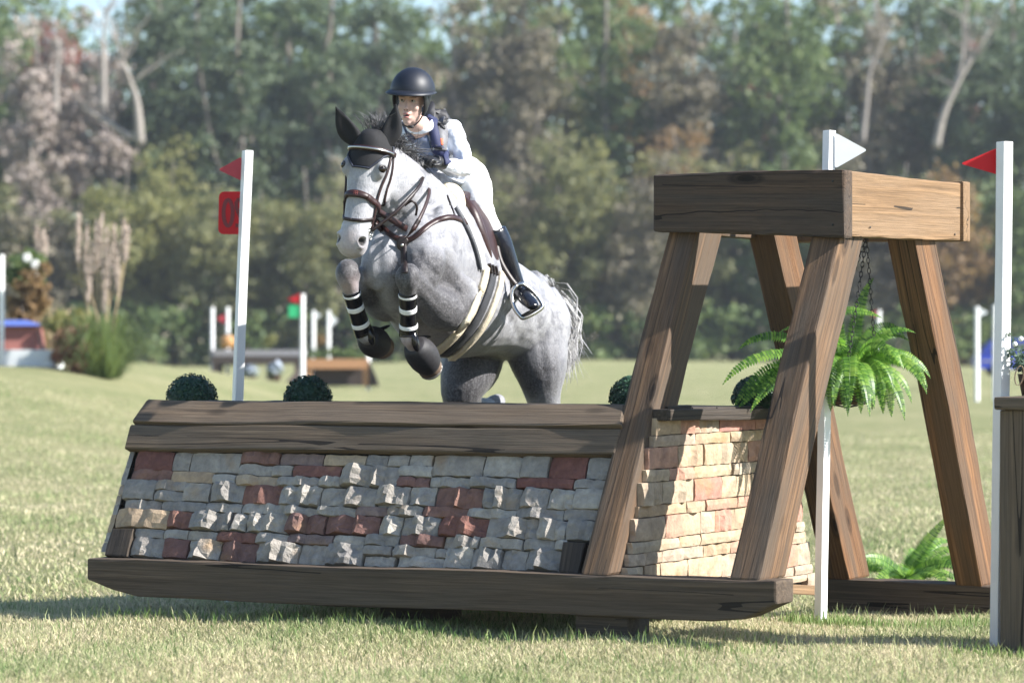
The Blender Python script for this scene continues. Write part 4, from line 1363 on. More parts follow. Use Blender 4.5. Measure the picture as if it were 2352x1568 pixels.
YAW = math.radians(-30)
d1 = 17.25
pb = at(526.5, 915, d1); pb.z = -0.12
flag_post(pb, at(568.5, 346, d1), .0255, math.radians(-62), 'white post with red flag and red number sign behind the fence',
          [pennant(d1 + .02, (556, 359), (556, 416), (501, 390), 'flag_red'), number_sign(d1 + .045)])
d2 = 15.12
pb = at(1885, 1424, d2)
flag_post(pb, at(1905, 300, d2 + .05), .0235, math.radians(-50), 'white post with white flag rising through the timber stand',
          [pennant(d2 + .03, (1917, 304), (1917, 388), (1992, 345), 'white_plastic')])
d3 = 13.80
pb = at(2292, 1486, d3)
flag_post(pb, at(2308, 326, d3), .0275, math.radians(-58), 'white post with red flag beside the dark pillar',
          [pennant(d3 + .045, (2322, 327), (2322, 410), (2205, 376), 'red_plastic')])

# ------------------------------------------------------------------ box balls on the fence
M['box_leaf'] = leaf_mat('boxwood_leaves', [(0.012, 0.035, 0.022), (0.022, 0.060, 0.034), (0.040, 0.090, 0.050)], 0.15, 0.45, 8, 0.4)
def box_ball(px, d, r_px, label, seed):
    r = np.random.RandomState(seed)
    rad = r_px / F * d
    c = at(px, 917, d)
    root = empty('box_ball', c, label, 'topiary ball', 'clipped box balls on the fence')
    obj('core', *ball(c, rad * .88, 16, 10), M['box_leaf'], root)
    n = 1500
    dr = r.normal(size=(n, 3)); dr[:, 2] = np.abs(dr[:, 2]) - .25 * np.linalg.norm(dr, axis=1) * r.rand(n)
    dr /= np.linalg.norm(dr, axis=1)[:, None]
    Pn = np.array(c) + dr * (rad * r.uniform(.88, 1.0, n))[:, None]
    nrm = dr + r.normal(0, .45, (n, 3)); nrm /= np.linalg.norm(nrm, axis=1)[:, None]
    t = np.cross(nrm, r.normal(size=(n, 3))); t /= np.linalg.norm(t, axis=1)[:, None]; b = np.cross(nrm, t)
    s = .0085 * r.uniform(.7, 1.3, n)[:, None]
    V = np.stack([Pn - t * s, Pn - b * s * .75 + t * s * .1, Pn + t * s, Pn + b * s * .75 + t * s * .1], 1).reshape(-1, 3)
    o = fast_mesh('leaves', V, np.arange(n * 4).reshape(n, 4), M['box_leaf'], root)
    o['kind'] = 'stuff'
box_ball(440, 16.45, 61, 'round dark green box ball left of the red flag post', 1)
box_ball(707, 16.30, 57, 'round dark green box ball right of the red flag post', 2)
box_ball(1452, 15.75, 55, 'dark green box ball half hidden by the front left timber leg', 3)
box_ball(1735, 15.45, 56, 'dark green box ball under the hanging fern', 4)

# ------------------------------------------------------------------ ferns
M['fern'] = leaf_mat('fern_leaflets', [(0.050, 0.13, 0.024), (0.125, 0.265, 0.040), (0.26, 0.41, 0.075)], 0.45, 0.4, 5, 0.4)
def frond(root, p0, d0, droop, L, wmax, seed, curl=0.0, twist=0.0):
    "an arching midrib with leaflets on both sides"
    r = np.random.RandomState(seed)
    n = 42
    d = Vector(d0).normalized(); p = Vector(p0)
    pts, dirs = [p.copy()], [d.copy()]
    for i in range(n):
        d = (d + Vector((0, 0, -droop / n)) * (0.5 + i / n) + Vector((r.normal(0, .012), r.normal(0, .012), r.normal(0, .012)))).normalized()
        p = p + d * (L / n); pts.append(p.copy()); dirs.append(d.copy())
    V, Fc = [], []
    ax = Vector((0, 0, 1)) * r.uniform(.25, .9) + Vector((r.normal(.15, .3), -r.uniform(.4, 1.0), 0))
    for i in range(1, n + 1):
        t = i / n
        side = dirs[i].cross(ax)
        if side.length < .05: side = Vector((1, 0, 0))
        side.normalize(); nm = side.cross(dirs[i]).normalized()
        w = wmax * .80 * (math.sin(min(1.0, t * 4.2) * math.pi / 2) * (1 - t ** 3.2) + .06) * (.92 + .16 * r.rand())
        hw = L / n * .50
        for s in (-1, 1):
            a = pts[i]
            tip = a + side * (s * w) + dirs[i] * (w * .16) + nm * (-.10 * w + r.normal(0, .05) * w)
            m1 = a + side * (s * w * .55) + nm * (.05 * w)
            k = len(V)
            V += [a - dirs[i] * hw * .7, a + dirs[i] * hw * .7, m1 + dirs[i] * hw, tip, m1 - dirs[i] * hw * .9]
            Fc += [(k, k + 1, k + 2, k + 4), (k + 4, k + 2, k + 3)]
    Vm, Fm = tube(pts[::3], [.0028 * (1 - .05 * i) for i in range(len(pts[::3]))], 5, 1)
    obj('frond', *join((V, Fc), (Vm, Fm)), M['fern'], root, False)

def hanging_fern():
    c = at(1945, 866, 15.25)
    root = empty('hanging_fern', c, 'bright green fern in a hanging basket under the timber stand', 'fern')
    # bowl, wire frame and chains
    Rb = .165
    secs = [(c + Vector((0, 0, -.14)), .05, .05), (c + Vector((0, 0, -.10)), .115, .115), (c + Vector((0, 0, -.04)), .15, .15), (c + Vector((0, 0, .02)), Rb, Rb)]
    obj('basket', *loft(secs, up=(0, 1, 0), n=20, sub=3), M['soil'], root)
    wires = []
    for k in range(8):
        a = k * math.pi / 4
        e = Vector((math.cos(a), math.sin(a), 0))
        wires.append(tube([c + e * .175 + Vector((0, 0, .03)), c + e * .165 + Vector((0, 0, -.05)), c + e * .12 + Vector((0, 0, -.125)), c + Vector((0, 0, -.155))], .003, 5, 3))
    for rr, zz in ((.176, .03), (.165, -.05), (.12, -.12)):
        wires.append(tube([c + Vector((math.cos(a) * rr, math.sin(a) * rr, zz)) for a in np.linspace(0, 2 * math.pi, 22)], .003, 5, 1))
    obj('wire_frame', *join(*wires), M['iron'], root)
    hook = at(1990, 560, 15.2); hook.z = 1.93
    def chain(p, q):
        links = []
        n = int((q - p).length / .026)
        D = (q - p).normalized(); s0 = D.cross(Vector((0, 1, 0))).normalized(); s1 = D.cross(s0)
        for i in range(n):
            m = p.lerp(q, (i + .5) / n); s = s0 if i % 2 else s1
            links.append(tube([m + D * (.017 * math.cos(a)) + s * (.008 * math.sin(a)) for a in np.linspace(0, 2 * math.pi, 11)], .0022, 4, 1))
        obj('chain', *join(*links), M['iron'], root)
    for a in (.4, 2.5, 4.6):
        chain(c + Vector((math.cos(a) * .175, math.sin(a) * .175, .03)), hook)
    spec = [  # (start px, start py, end-ish direction px, py, depth dir, droop, length, width)
        (1955, 820, -1.0, .30, -.3, 1.2, .52, .062), (1950, 800, -1.0, .75, .1, 1.3, .52, .060), (1940, 830, -1, .1, .2, 1.4, .56, .058),
        (1945, 850, -1.0, .0, -.5, 1.2, .52, .058), (1940, 870, -.9, -.1, -.2, 1.0, .50, .056), (1930, 860, -1, .35, -.7, 1.9, .46, .055),
        (1960, 840, -.7, .3, -.8, 2.3, .44, .055), (1975, 850, -.25, .55, -1, 2.6, .46, .066), (1985, 830, -.05, .7, -1, 2.9, .50, .070),
        (2000, 840, .25, .5, -1, 2.7, .48, .062), (2015, 840, .5, .35, -1, 2.4, .48, .060), (2020, 830, .9, .45, -.6, 1.9, .50, .060),
        (2030, 820, 1, .5, .0, 1.7, .50, .062), (2035, 840, 1, .15, -.3, 1.8, .44, .055), (2030, 830, 1, .7, .3, 1.9, .46, .058),
        (1990, 790, .45, .95, -.1, 1.5, .42, .05), (1975, 790, .7, 1.1, .2, 1.7, .42, .046), (1965, 780, -.5, 1.2, .1, 1.4, .40, .05),
        (1985, 860, -.1, -.1, -1, 1.6, .48, .058), (1970, 865, -.45, -.1, -.8, 1.6, .46, .055), (2010, 860, .35, -.2, -.9, 1.4, .40, .055),
        (1990, 820, .2, .8, .8, 1.6, .42, .055), (1970, 820, -.4, .8, .8, 1.5, .44, .055), (2020, 850, .8, .1, .6, 1.6, .40, .052),
        (1950, 880, -.6, -.2, -.6, 1.4, .42, .05), (2000, 870, .15, .1, -1, 2.0, .56, .052), (1960, 870, -.9, .25, .5, 1.6, .46, .055),
        (2025, 850, .95, .3, -.8, 2.2, .46, .055), (1980, 800, -.15, 1, -.5, 2.0, .40, .055), (2005, 800, .3, .9, -.5, 2.1, .42, .058),
    ]
    rg = random.Random(3)
    spec += [(0, 0, rg.uniform(-1, 1), rg.uniform(-.1, .8), rg.uniform(-1, .6), rg.uniform(1.4, 2.4), rg.uniform(.36, .50), rg.uniform(.05, .062)) for _ in range(16)]
    spec += [(0, 0, math.cos(a) * 1.0, .0, math.sin(a), 3.0, .30 + .08 * math.sin(3 * a), .062) for a in np.linspace(2.6, 6.8, 14)]
    for i, (px, py, dx, dz, dy, dr, L, w) in enumerate(spec):
        e = Vector((dx, dy, 0))
        p0 = c + e.normalized() * .06 + Vector((0, 0, .04))
        frond(root, p0, (dx, dy, dz + .25), dr * 1.4, L * (1.22 if dx < -.3 else .98) * rg.uniform(.75, 1.1), w * .98, 500 + i, twist=i)
    frond(root, c + Vector((-.06, -.02, .34)), (1, -.1, .12), .55, .24, .052, 590)
    frond(root, c + Vector((-.02, 0, .05)), (-.05, -.1, 1), .25, .32, .05, 591)
hanging_fern()

def ground_fern():
    x = at(2085, 1330, 16.6)
    c = Vector((x.x, 16.7, float(gz(x.x, 16.7)) + .02))
    root = empty('ground_fern', c, 'bright green fern standing on the grass behind the timber stand', 'fern')
    obj('pot', *loft([(c + Vector((0, 0, -.02)), .08, .08), (c + Vector((0, 0, .12)), .11, .11)], up=(0, 1, 0), n=14, sub=2), M['soil'], root)
    rr = random.Random(4)
    for i in range(18):
        a = i * 2.4
        el = rr.uniform(.35, 1.3)
        frond(root, c + Vector((0, 0, .13)), (math.cos(a), math.sin(a), el), 1.5, rr.uniform(.36, .50), .066, 700 + i, twist=a)
    frond(root, c + Vector((-.02, 0, .12)), (.55, -.1, 1), .35, .46, .060, 750)
    frond(root, c + Vector((.05, 0, .12)), (.9, -.2, .8), .8, .42, .05, 751)
ground_fern()

def edge_plant():
    "greenery with white flowers and a bow, standing on the pillar and reaching in from the right edge"
    d = 13.75
    c = at(2372, 905, d); c.z = PILLAR_TOP + .005
    root = empty('flower_arrangement', c, 'grey green sprigs with white flowers and ribbon on the pillar', 'plant')
    obj('pot', *loft([(c, .05, .05), (c + Vector((0, 0, .10)), .07, .07)], up=(0, 1, 0), n=14, sub=2), M['soil'], root)
    r = np.random.RandomState(9)
    for i in range(11):
        tip = at(r.uniform(2318, 2400), r.uniform(768, 850), d + r.uniform(-.08, .1))
        b = c + Vector((0, 0, .09))
        mid = b.lerp(tip, .55) + Vector((0, 0, .02))
        st = tube([b, mid, tip], [.003, .0025, .0015], 5, 3)
        V, Q = leaf_cloud(r, [tuple(b.lerp(tip, t)) for t in np.linspace(.3, 1, 9)], [.022] * 9, 9, .009)
        V = [Vector(v) for v in V]
        obj('sprig', *join(st, (V, Q.tolist())), M['box_leaf_grey'], root, False)
    for px, py in ((2331, 790), (2345, 778)):
        p = at(px, py, d - .03)
        obj('flower', *ellipsoid(p, [(.012, 0, 0), (0, .008, 0), (0, 0, .012)], 8, 6), M['petal_white'], root)
    # ribbon loop
    ring = [at(2341 + 9 * math.cos(t) - 3 * math.sin(t), 862 + 22 * math.sin(t), d - .05) for t in np.linspace(-math.pi / 2, 1.5 * math.pi, 22)]
    V, Fc = [], []
    for p in ring: V += [p + Vector((0, -.012, 0)), p + Vector((0, .012, 0))]
    for i in range(len(ring) - 1): Fc.append((2 * i, 2 * i + 1, 2 * i + 3, 2 * i + 2))
    o = obj('ribbon', V, Fc, M['ribbon'], root)
    so = o.modifiers.new('thick', 'SOLIDIFY'); so.thickness = .002
M['box_leaf_grey'] = leaf_mat('grey_green_leaves', [(0.05, 0.085, 0.06), (0.09, 0.14, 0.10), (0.16, 0.21, 0.16)], 0.2, .5, 8)
M['ribbon'] = plain('tan_ribbon', (0.32, 0.22, 0.14), 0.5, .1)
edge_plant()
# ------------------------------------------------------------------ the horse
def remeshed(shapes, voxel, smooth_iter=6, factor=0.5):
    "one continuous skin over overlapping shapes -> (verts array, faces)"
    V, Fc = join(*shapes)
    me = bpy.data.meshes.new('tmp'); me.from_pydata([tuple(v) for v in V], [], Fc); me.update()
    o = bpy.data.objects.new('tmp', me); COL.objects.link(o)
    bm = bmesh.new(); bm.from_mesh(me); bmesh.ops.recalc_face_normals(bm, faces=bm.faces); bm.to_mesh(me); bm.free()
    md = o.modifiers.new('r', 'REMESH'); md.mode = 'VOXEL'; md.voxel_size = voxel
    if smooth_iter:
        sm = o.modifiers.new('s', 'SMOOTH'); sm.iterations = smooth_iter; sm.factor = factor
    dg = bpy.context.evaluated_depsgraph_get(); dg.update()
    ev = o.evaluated_get(dg).to_mesh()
    n = len(ev.vertices)
    co = np.empty(n * 3, dtype=np.float32); ev.vertices.foreach_get('co', co)
    faces = [tuple(p.vertices) for p in ev.polygons]
    o.evaluated_get(dg).to_mesh_clear()
    bpy.data.objects.remove(o); bpy.data.meshes.remove(me)
    return co.reshape(-1, 3).astype(float), faces

HF = Vector((-0.407, -0.914, 0)).normalized()       # heading of the horse
PIT = R(27)
HA = (HF * math.cos(PIT) + Vector((0, 0, math.sin(PIT)))).normalized()
HU = (-HF * math.sin(PIT) + Vector((0, 0, math.cos(PIT)))).normalized()
HL = HU.cross(HA).normalized()                      # the horse's left (right in the photo)
if HL.x < 0: HL = -HL

horse = empty('horse', at(1090, 905, 16.6), 'dapple grey horse jumping the stone fence with folded forelegs', 'horse')

torso = loft([
    (at(922, 572, 15.52), .13, .15), (at(928, 572, 15.60), .215, .25), (at(945, 582, 15.76), .262, .34), (at(980, 597, 16.0), .292, .405),
    (at(1018, 648, 16.25), .325, .40), (at(1062, 688, 16.5), .338, .365), (at(1120, 706, 16.75), .325, .305), (at(1178, 730, 16.98), .282, .27), (at(1218, 752, 17.14), .16, .17)],
    fixed=(HL, HU), n=28, sub=5)
# neck: crest towards the upper right, throat to the lower left
neck_up = Vector((.62, .30, .72)).normalized()
neck = loft([
    (at(868, 372, 15.58), .085, .13), (at(893, 405, 15.62), .092, .155), (at(922, 445, 15.70), .112, .19), (at(948, 490, 15.82), .150, .235), (at(972, 545, 15.98), .20, .28), (at(985, 580, 16.1), .22, .28)],
    up=neck_up, n=22, sub=5)
withers = ellipsoid(at(1010, 470, 16.15), [HL * .10, HA * .30, HU * .16])
# shoulders and breast muscles
shoulders = [
    ellipsoid(at(1020, 600, 15.72), [HL * .10, HA * .19, (HU * .9 + HA * .25).normalized() * .30]),
    ellipsoid(at(858, 585, 15.92), [HL * .10, HA * .19, (HU * .9 + HA * .25).normalized() * .28]),
    ellipsoid(at(968, 610, 15.52), [HL * .13, HA * .10, HU * .17]),
    ellipsoid(at(880, 600, 15.60), [HL * .12, HA * .10, HU * .17]),
]
# forelegs: (px, py, distance, radius)
def limbs(pts, up=(0, 1, 0), n=16, flat=1.0, sub=4):
    return loft([(at(x, y, d), r, r * flat) for x, y, d, r in pts], up=up, n=n, sub=sub)
fore_l = [limbs([(1035, 660, 15.80, .15), (1030, 705, 15.72, .135), (1005, 705, 15.62, .112), (970, 672, 15.48, .082), (945, 645, 15.37, .066), (936, 636, 15.33, .060)]),
          ellipsoid(at(1022, 722, 15.68), [Vector((.085, 0, 0)), Vector((0, .09, 0)), Vector((0, 0, .085))]),
          limbs([(946, 622, 15.36, .050), (938, 632, 15.33, .066), (936, 646, 15.33, .064), (936, 662, 15.35, .050), (937, 690, 15.39, .040), (938, 735, 15.45, .037), (938, 765, 15.48, .043), (940, 777, 15.49, .046), (948, 792, 15.52, .036), (962, 806, 15.58, .042)], n=14)]
fore_r = [limbs([(900, 665, 15.98, .14), (888, 690, 15.90, .12), (868, 684, 15.80, .10), (836, 655, 15.66, .075), (808, 638, 15.56, .062), (800, 630, 15.52, .056)]),
          ellipsoid(at(884, 700, 15.88), [Vector((.075, 0, 0)), Vector((0, .09, 0)), Vector((0, 0, .07))]),
          limbs([(806, 612, 15.55, .048), (799, 622, 15.52, .064), (799, 638, 15.51, .062), (804, 658, 15.53, .048), (812, 688, 15.57, .039), (824, 730, 15.63, .037), (834, 758, 15.67, .043), (840, 770, 15.69, .046), (850, 778, 15.75, .038), (864, 780, 15.82, .042)], n=14)]
# hind legs
hind_l = [limbs([(1200, 690, 16.95, .20), (1222, 745, 16.95, .225), (1232, 800, 16.92, .185), (1242, 855, 16.88, .150), (1247, 905, 16.90, .105), (1258, 960, 17.0, .078), (1270, 1010, 17.12, .066)]),
          limbs([(1278, 1005, 17.2, .050), (1272, 1025, 17.16, .062), (1270, 1055, 17.15, .052), (1268, 1110, 17.18, .040), (1268, 1180, 17.22, .038), (1268, 1235, 17.25, .046), (1262, 1265, 17.18, .036), (1258, 1292, 17.10, .048)], n=14)]
hind_r = [limbs([(1080, 720, 17.05, .20), (1082, 780, 16.98, .20), (1082, 835, 16.88, .178), (1068, 875, 16.80, .145), (1062, 915, 16.80, .112), (1085, 940, 16.92, .082), (1122, 938, 17.10, .062)]),
          limbs([(1150, 918, 17.22, .038), (1136, 928, 17.17, .056), (1122, 945, 17.12, .056), (1112, 985, 17.12, .042), (1102, 1040, 17.12, .038), (1096, 1080, 17.12, .046), (1092, 1108, 17.06, .036), (1086, 1130, 16.98, .048)], n=14)]

# head: its own frame
POLL, NOSE = at(858, 309, 15.46), at(801, 590, 15.34)
HD = (NOSE - POLL).normalized()                     # down the face
HFW = Vector((-.30, -.954, 0)); HFW = (HFW - HD * HFW.dot(HD)).normalized()   # out of the forehead
HLF = HD.cross(HFW).normalized()
if HLF.x < 0: HLF = -HLF                             # horse's left on the head
HLEN = (NOSE - POLL).length
def hp(t, f, l): return POLL + HD * t + HFW * f + HLF * l
hs = [  # t, front, back, half width
    (-.02, .030, -.10, .055), (.03, .060, -.15, .088), (.10, .078, -.19, .107), (.17, .084, -.215, .113), (.23, .080, -.215, .106), (.29, .074, -.19, .094), (.35, .068, -.145, .088),
    (.41, .062, -.110, .079), (.47, .058, -.092, .073), (.53, .056, -.090, .076), (.575, .050, -.088, .080), (.615, .036, -.078, .070), (.640, .012, -.052, .046), (.652, -.01, -.03, .012)]
K = HLEN / .652
rows = [(hp(t * K, (f + b) / 2, 0), w, (f - b) / 2) for t, f, b, w in hs]
head = loft(rows, fixed=(HLF, HFW), n=24, sub=5, power=2.35)
bits = [ellipsoid(hp(.19, .038, s * .092), [HD * .055, HFW * .036, HLF * .030]) for s in (-1, 1)]          # eye sockets
bits += [ellipsoid(hp(.24, -.12, s * .066), [HD * .10, HFW * .085, HLF * .034]) for s in (-1, 1)]           # cheeks
bits += [ellipsoid(hp(.575, .018, s * .060), [HD * .046, HFW * .032, HLF * .026]) for s in (-1, 1)]         # nostril flares
bits += [ellipsoid(hp(.625, -.058, 0), [HD * .03, HFW * .03, HLF * .036]),
         ellipsoid(hp(.06, .045, 0), [HD * .07, HFW * .035, HLF * .06])]
ears = []
HV, HFc = remeshed([torso, neck, withers] + shoulders + fore_l + fore_r + hind_l + hind_r + [head] + bits, 0.0085, 7, 0.55)

# sculpting on the skin: nostrils, mouth, jaw hollow, muscle creases
def push(V, c, n, rad, depth, power=2.0):
    d = np.linalg.norm(V - np.array(c), axis=1)
    k = np.exp(-(d / rad) ** power)
    return V + np.array(n)[None] * (k * depth)[:, None]
for s in (-1, 1):
    nst = hp(.578, .030, s * .072)
    HV = push(HV, nst, (-HFW * .5 - HLF * s * .9 - HD * .25).normalized(), .021, .042, 3)
    HV = push(HV, hp(.548, .026, s * .070), (HLF * s + HFW * .3).normalized(), .016, .006)
    HV = push(HV, hp(.19, .052, s * .112), -HLF * s, .016, .010)
    for t in np.linspace(.575, .632, 8):
        HV = push(HV, hp(t, -.030 - (.632 - t) * .2, s * .070), -HLF * s, .007, .006)
    for t in np.linspace(.33, .50, 10):                                     # hollow beside the nose bone
        HV = push(HV, hp(t, .024, s * .086), -HLF * s, .026, .006)
def crease(pts, depth, rad=.02):
    global HV
    for (x, y, d) in pts:
        HV = push(HV, at(x, y, d), Vector((0.05, 1, 0)), rad, depth)

def groove(pts, rad, depth):
    "a furrow between muscles"
    global HV
    for x, y, d in [tuple(q) for q in catmull([list(p) for p in pts], 6)]:
        h = BV0.ray_cast(CAMP, ray(x, y))
        if h[0] is not None: HV = push(HV, h[0], -h[1] if h[1].dot(ray(x, y)) < 0 else h[1], rad, depth)
BV0 = BVHTree.FromPolygons([tuple(v) for v in HV], HFc)
groove([(929, 585, 0), (928, 620, 0), (922, 660, 0), (915, 700, 0)], .030, .0045)
groove([(985, 455, 0), (995, 500, 0), (1003, 550, 0), (992, 590, 0)], .035, .0030)
groove([(958, 575, 0), (985, 615, 0), (1020, 640, 0), (1052, 668, 0), (1062, 700, 0)], .022, .0035)
groove([(955, 640, 0), (980, 665, 0), (1003, 690, 0)], .014, .0028)
groove([(820, 645, 0), (848, 668, 0), (870, 690, 0)], .014, .0025)
groove([(862, 560, 0), (872, 600, 0), (868, 640, 0), (850, 660, 0)], .028, .0035)
groove([(1195, 780, 0), (1180, 745, 0), (1160, 715, 0)], .030, .0040)
groove([(1225, 690, 0), (1236, 740, 0), (1240, 800, 0), (1250, 860, 0)], .030, .0028)
groove([(905, 470, 0), (915, 500, 0), (912, 530, 0)], .016, .0030)
groove([(925, 490, 0), (930, 515, 0), (925, 540, 0)], .014, .0030)
groove([(890, 430, 0), (898, 465, 0), (893, 500, 0)], .016, .0030)

KD = np.array(HV)
def near(px, py, d, r): return np.exp(-(np.linalg.norm(KD - np.array(at(px, py, d)), axis=1) / r) ** 2)
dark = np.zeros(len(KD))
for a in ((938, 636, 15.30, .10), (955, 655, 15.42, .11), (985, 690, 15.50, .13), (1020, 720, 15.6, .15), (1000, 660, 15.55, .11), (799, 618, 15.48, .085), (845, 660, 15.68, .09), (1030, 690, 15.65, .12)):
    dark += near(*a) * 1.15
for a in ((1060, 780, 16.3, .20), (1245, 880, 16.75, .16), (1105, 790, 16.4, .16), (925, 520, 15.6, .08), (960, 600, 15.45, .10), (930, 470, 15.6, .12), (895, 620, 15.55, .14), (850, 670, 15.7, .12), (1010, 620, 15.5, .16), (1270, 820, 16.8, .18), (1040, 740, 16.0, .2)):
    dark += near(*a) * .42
for a in ((1060, 870, 16.65, .20), (1085, 900, 16.7, .2), (1105, 845, 16.7, .2), (1190, 880, 16.75, .10)):  # shade inside the thighs, painted into the coat tone
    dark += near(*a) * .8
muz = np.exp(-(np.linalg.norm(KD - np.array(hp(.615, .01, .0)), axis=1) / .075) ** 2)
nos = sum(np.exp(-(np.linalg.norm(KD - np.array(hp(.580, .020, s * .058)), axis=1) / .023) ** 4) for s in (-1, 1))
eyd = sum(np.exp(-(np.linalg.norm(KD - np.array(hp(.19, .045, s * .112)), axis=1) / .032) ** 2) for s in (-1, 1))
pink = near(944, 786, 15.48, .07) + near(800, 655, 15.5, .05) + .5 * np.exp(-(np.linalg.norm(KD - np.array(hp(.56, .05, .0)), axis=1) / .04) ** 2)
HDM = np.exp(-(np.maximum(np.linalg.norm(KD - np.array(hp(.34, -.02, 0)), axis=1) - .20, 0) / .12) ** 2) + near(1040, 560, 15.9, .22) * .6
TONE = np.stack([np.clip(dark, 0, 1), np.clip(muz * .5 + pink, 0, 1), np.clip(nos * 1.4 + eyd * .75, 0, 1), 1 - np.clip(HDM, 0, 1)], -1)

def horse_mat():
    m, nt, b = mat_new('dapple_grey_coat')
    a = nt.nodes.new('ShaderNodeAttribute'); a.attribute_name = 'tone'
    sp = nt.nodes.new('ShaderNodeSeparateColor'); nt.links.new(a.outputs['Color'], sp.inputs[0])
    v = coords(nt, offset_random=False)
    dap = noise(nt, v, 14.0, 6, .72, dist=.6)
    fine = noise(nt, v, 85, 5, .75)
    mp = nt.nodes.new('ShaderNodeMapping'); mp.inputs['Scale'].default_value = (60, 60, 14)
    nt.links.new(v, mp.inputs[0])
    hair = noise(nt, mp.outputs[0], 3.0, 4, .7)
    big = noise(nt, v, 2.2, 3, .5)
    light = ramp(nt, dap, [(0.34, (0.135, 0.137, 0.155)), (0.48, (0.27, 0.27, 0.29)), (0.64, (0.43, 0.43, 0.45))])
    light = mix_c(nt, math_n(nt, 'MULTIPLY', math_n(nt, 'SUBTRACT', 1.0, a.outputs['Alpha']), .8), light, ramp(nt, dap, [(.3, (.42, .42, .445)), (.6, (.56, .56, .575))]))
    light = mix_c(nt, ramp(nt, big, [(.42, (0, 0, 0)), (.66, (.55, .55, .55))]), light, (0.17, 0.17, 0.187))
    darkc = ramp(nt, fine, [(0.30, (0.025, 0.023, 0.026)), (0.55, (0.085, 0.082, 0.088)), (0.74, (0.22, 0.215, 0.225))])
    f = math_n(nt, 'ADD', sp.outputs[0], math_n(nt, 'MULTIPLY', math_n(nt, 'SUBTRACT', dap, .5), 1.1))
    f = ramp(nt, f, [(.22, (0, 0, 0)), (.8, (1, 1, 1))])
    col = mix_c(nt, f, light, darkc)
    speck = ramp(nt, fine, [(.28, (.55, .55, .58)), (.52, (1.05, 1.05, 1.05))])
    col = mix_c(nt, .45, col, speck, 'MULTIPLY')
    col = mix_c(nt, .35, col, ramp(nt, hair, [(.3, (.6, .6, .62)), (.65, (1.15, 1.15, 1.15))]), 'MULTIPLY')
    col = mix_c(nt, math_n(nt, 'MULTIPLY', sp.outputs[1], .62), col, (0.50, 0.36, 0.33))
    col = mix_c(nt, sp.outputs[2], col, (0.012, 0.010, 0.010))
    nt.links.new(col, b.inputs['Base Color'])
    b.inputs['Roughness'].default_value = .5
    b.inputs['Specular IOR Level'].default_value = .35
    b.inputs['Sheen Weight'].default_value = .15
    mus = noise(nt, v, 7.5, 3, .5, dist=.8)
    h = math_n(nt, 'ADD', math_n(nt, 'MULTIPLY', hair, .45), math_n(nt, 'ADD', math_n(nt, 'MULTIPLY', big, 2.2), math_n(nt, 'MULTIPLY', mus, 1.3)))
    bump(nt, b, h, .55, .016)
    return m
M['coat'] = horse_mat()
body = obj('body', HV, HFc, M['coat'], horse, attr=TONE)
HB = BVHTree.FromPolygons([tuple(v) for v in HV], HFc)

M['eye'] = plain('dark_horse_eye', (0.012, 0.007, 0.005), .06, .2)
M['lid'] = plain('dark_eyelid', (0.05, 0.045, 0.045), .5, .2)
for s in (-1, 1):
    c = hp(.192, .050, s * .100)
    e = obj('eye', *ball(c, .0235), M['eye'], horse)
    up_, out = -HD, (HLF * s + HFW * .55).normalized()
    tn = HD.cross(out).normalized()
    arc = [c + out * .012 + tn * (.026 * math.cos(t)) + up_ * (.016 * math.sin(t)) for t in np.linspace(0, math.pi, 9)]
    obj('eyelid', *tube(arc, [.003, .005, .006, .0065, .0065, .0065, .006, .005, .003], 7, 2), M['lid'], horse)

# hooves, each under its pastern
M['hoof'] = plain('pale_hoof_horn', (0.20, 0.14, 0.10), .6, .2, scale=30)
M['shoe'] = plain('worn_horseshoe', (0.35, 0.33, 0.31), .4, .1, metallic=.9)
def hoof(top, toe, r0=.050, r1=.066, shoe=True):
    D = (toe - top).normalized()
    h = obj('hoof', *loft([(top - D * .01, r0 * .9, r0 * .9), (top + D * .01, r0, r0), (toe, r1, r1 * .95)], up=(0, 1, .3), n=16, sub=3), M['hoof'], horse)
    s = D.cross(Vector((0, 1, .3))).normalized(); u = s.cross(D)
    arc = [toe + D * .004 + s * (r1 * .9 * math.cos(t)) + u * (r1 * .9 * math.sin(t)) for t in np.linspace(-2.6, 2.6 - .0, 16)]
    obj('horseshoe', *tube(arc, .008, 6, 1), M['shoe'], h)
hoof(at(966, 806, 15.60), at(988, 846, 15.75))
hoof(at(860, 780, 15.82), at(878, 797, 15.98))
hoof(at(1256, 1298, 17.08), at(1250, 1322, 17.0))
hoof(at(1084, 1136, 16.96), at(1080, 1158, 16.90))

# mane and forelock, tail: strands
M['mane'] = leaf_mat('dark_grey_mane', [(0.020, 0.019, 0.022), (0.075, 0.072, 0.078), (0.24, 0.235, 0.24)], .05, .45, 30, .4)
M['tail'] = leaf_mat('pale_grey_tail', [(0.10, 0.10, 0.11), (0.36, 0.35, 0.36), (0.66, 0.65, 0.65)], .1, .5, 14, .3)
def strands(name, roots, mat, seed, parent):
    "roots: (start, mid, end, radius)"
    V, Fc = [], []
    for (a, b, c, w) in roots:
        pts = [a, a.lerp(b, .5) + (b - a.lerp(c, .5)) * .25, b, b.lerp(c, .5) + (b - a.lerp(c, .5)) * .25, c]
        k = len(V)
        side = (c - a).cross(Vector((0, 1, 0)))
        if side.length < 1e-6: side = Vector((1, 0, 0))
        side.normalize()
        rr = [w, w, w * .9, w * .7, w * .15]
        for p, r_ in zip(pts, rr):
            V += [p - side * r_, p + Vector((0, -r_ * .8, 0)), p + side * r_]
        for i in range(4):
            o = k + i * 3
            Fc += [(o, o + 1, o + 4, o + 3), (o + 1, o + 2, o + 5, o + 4)]
    return obj(name, V, Fc, mat, parent, smooth=True)
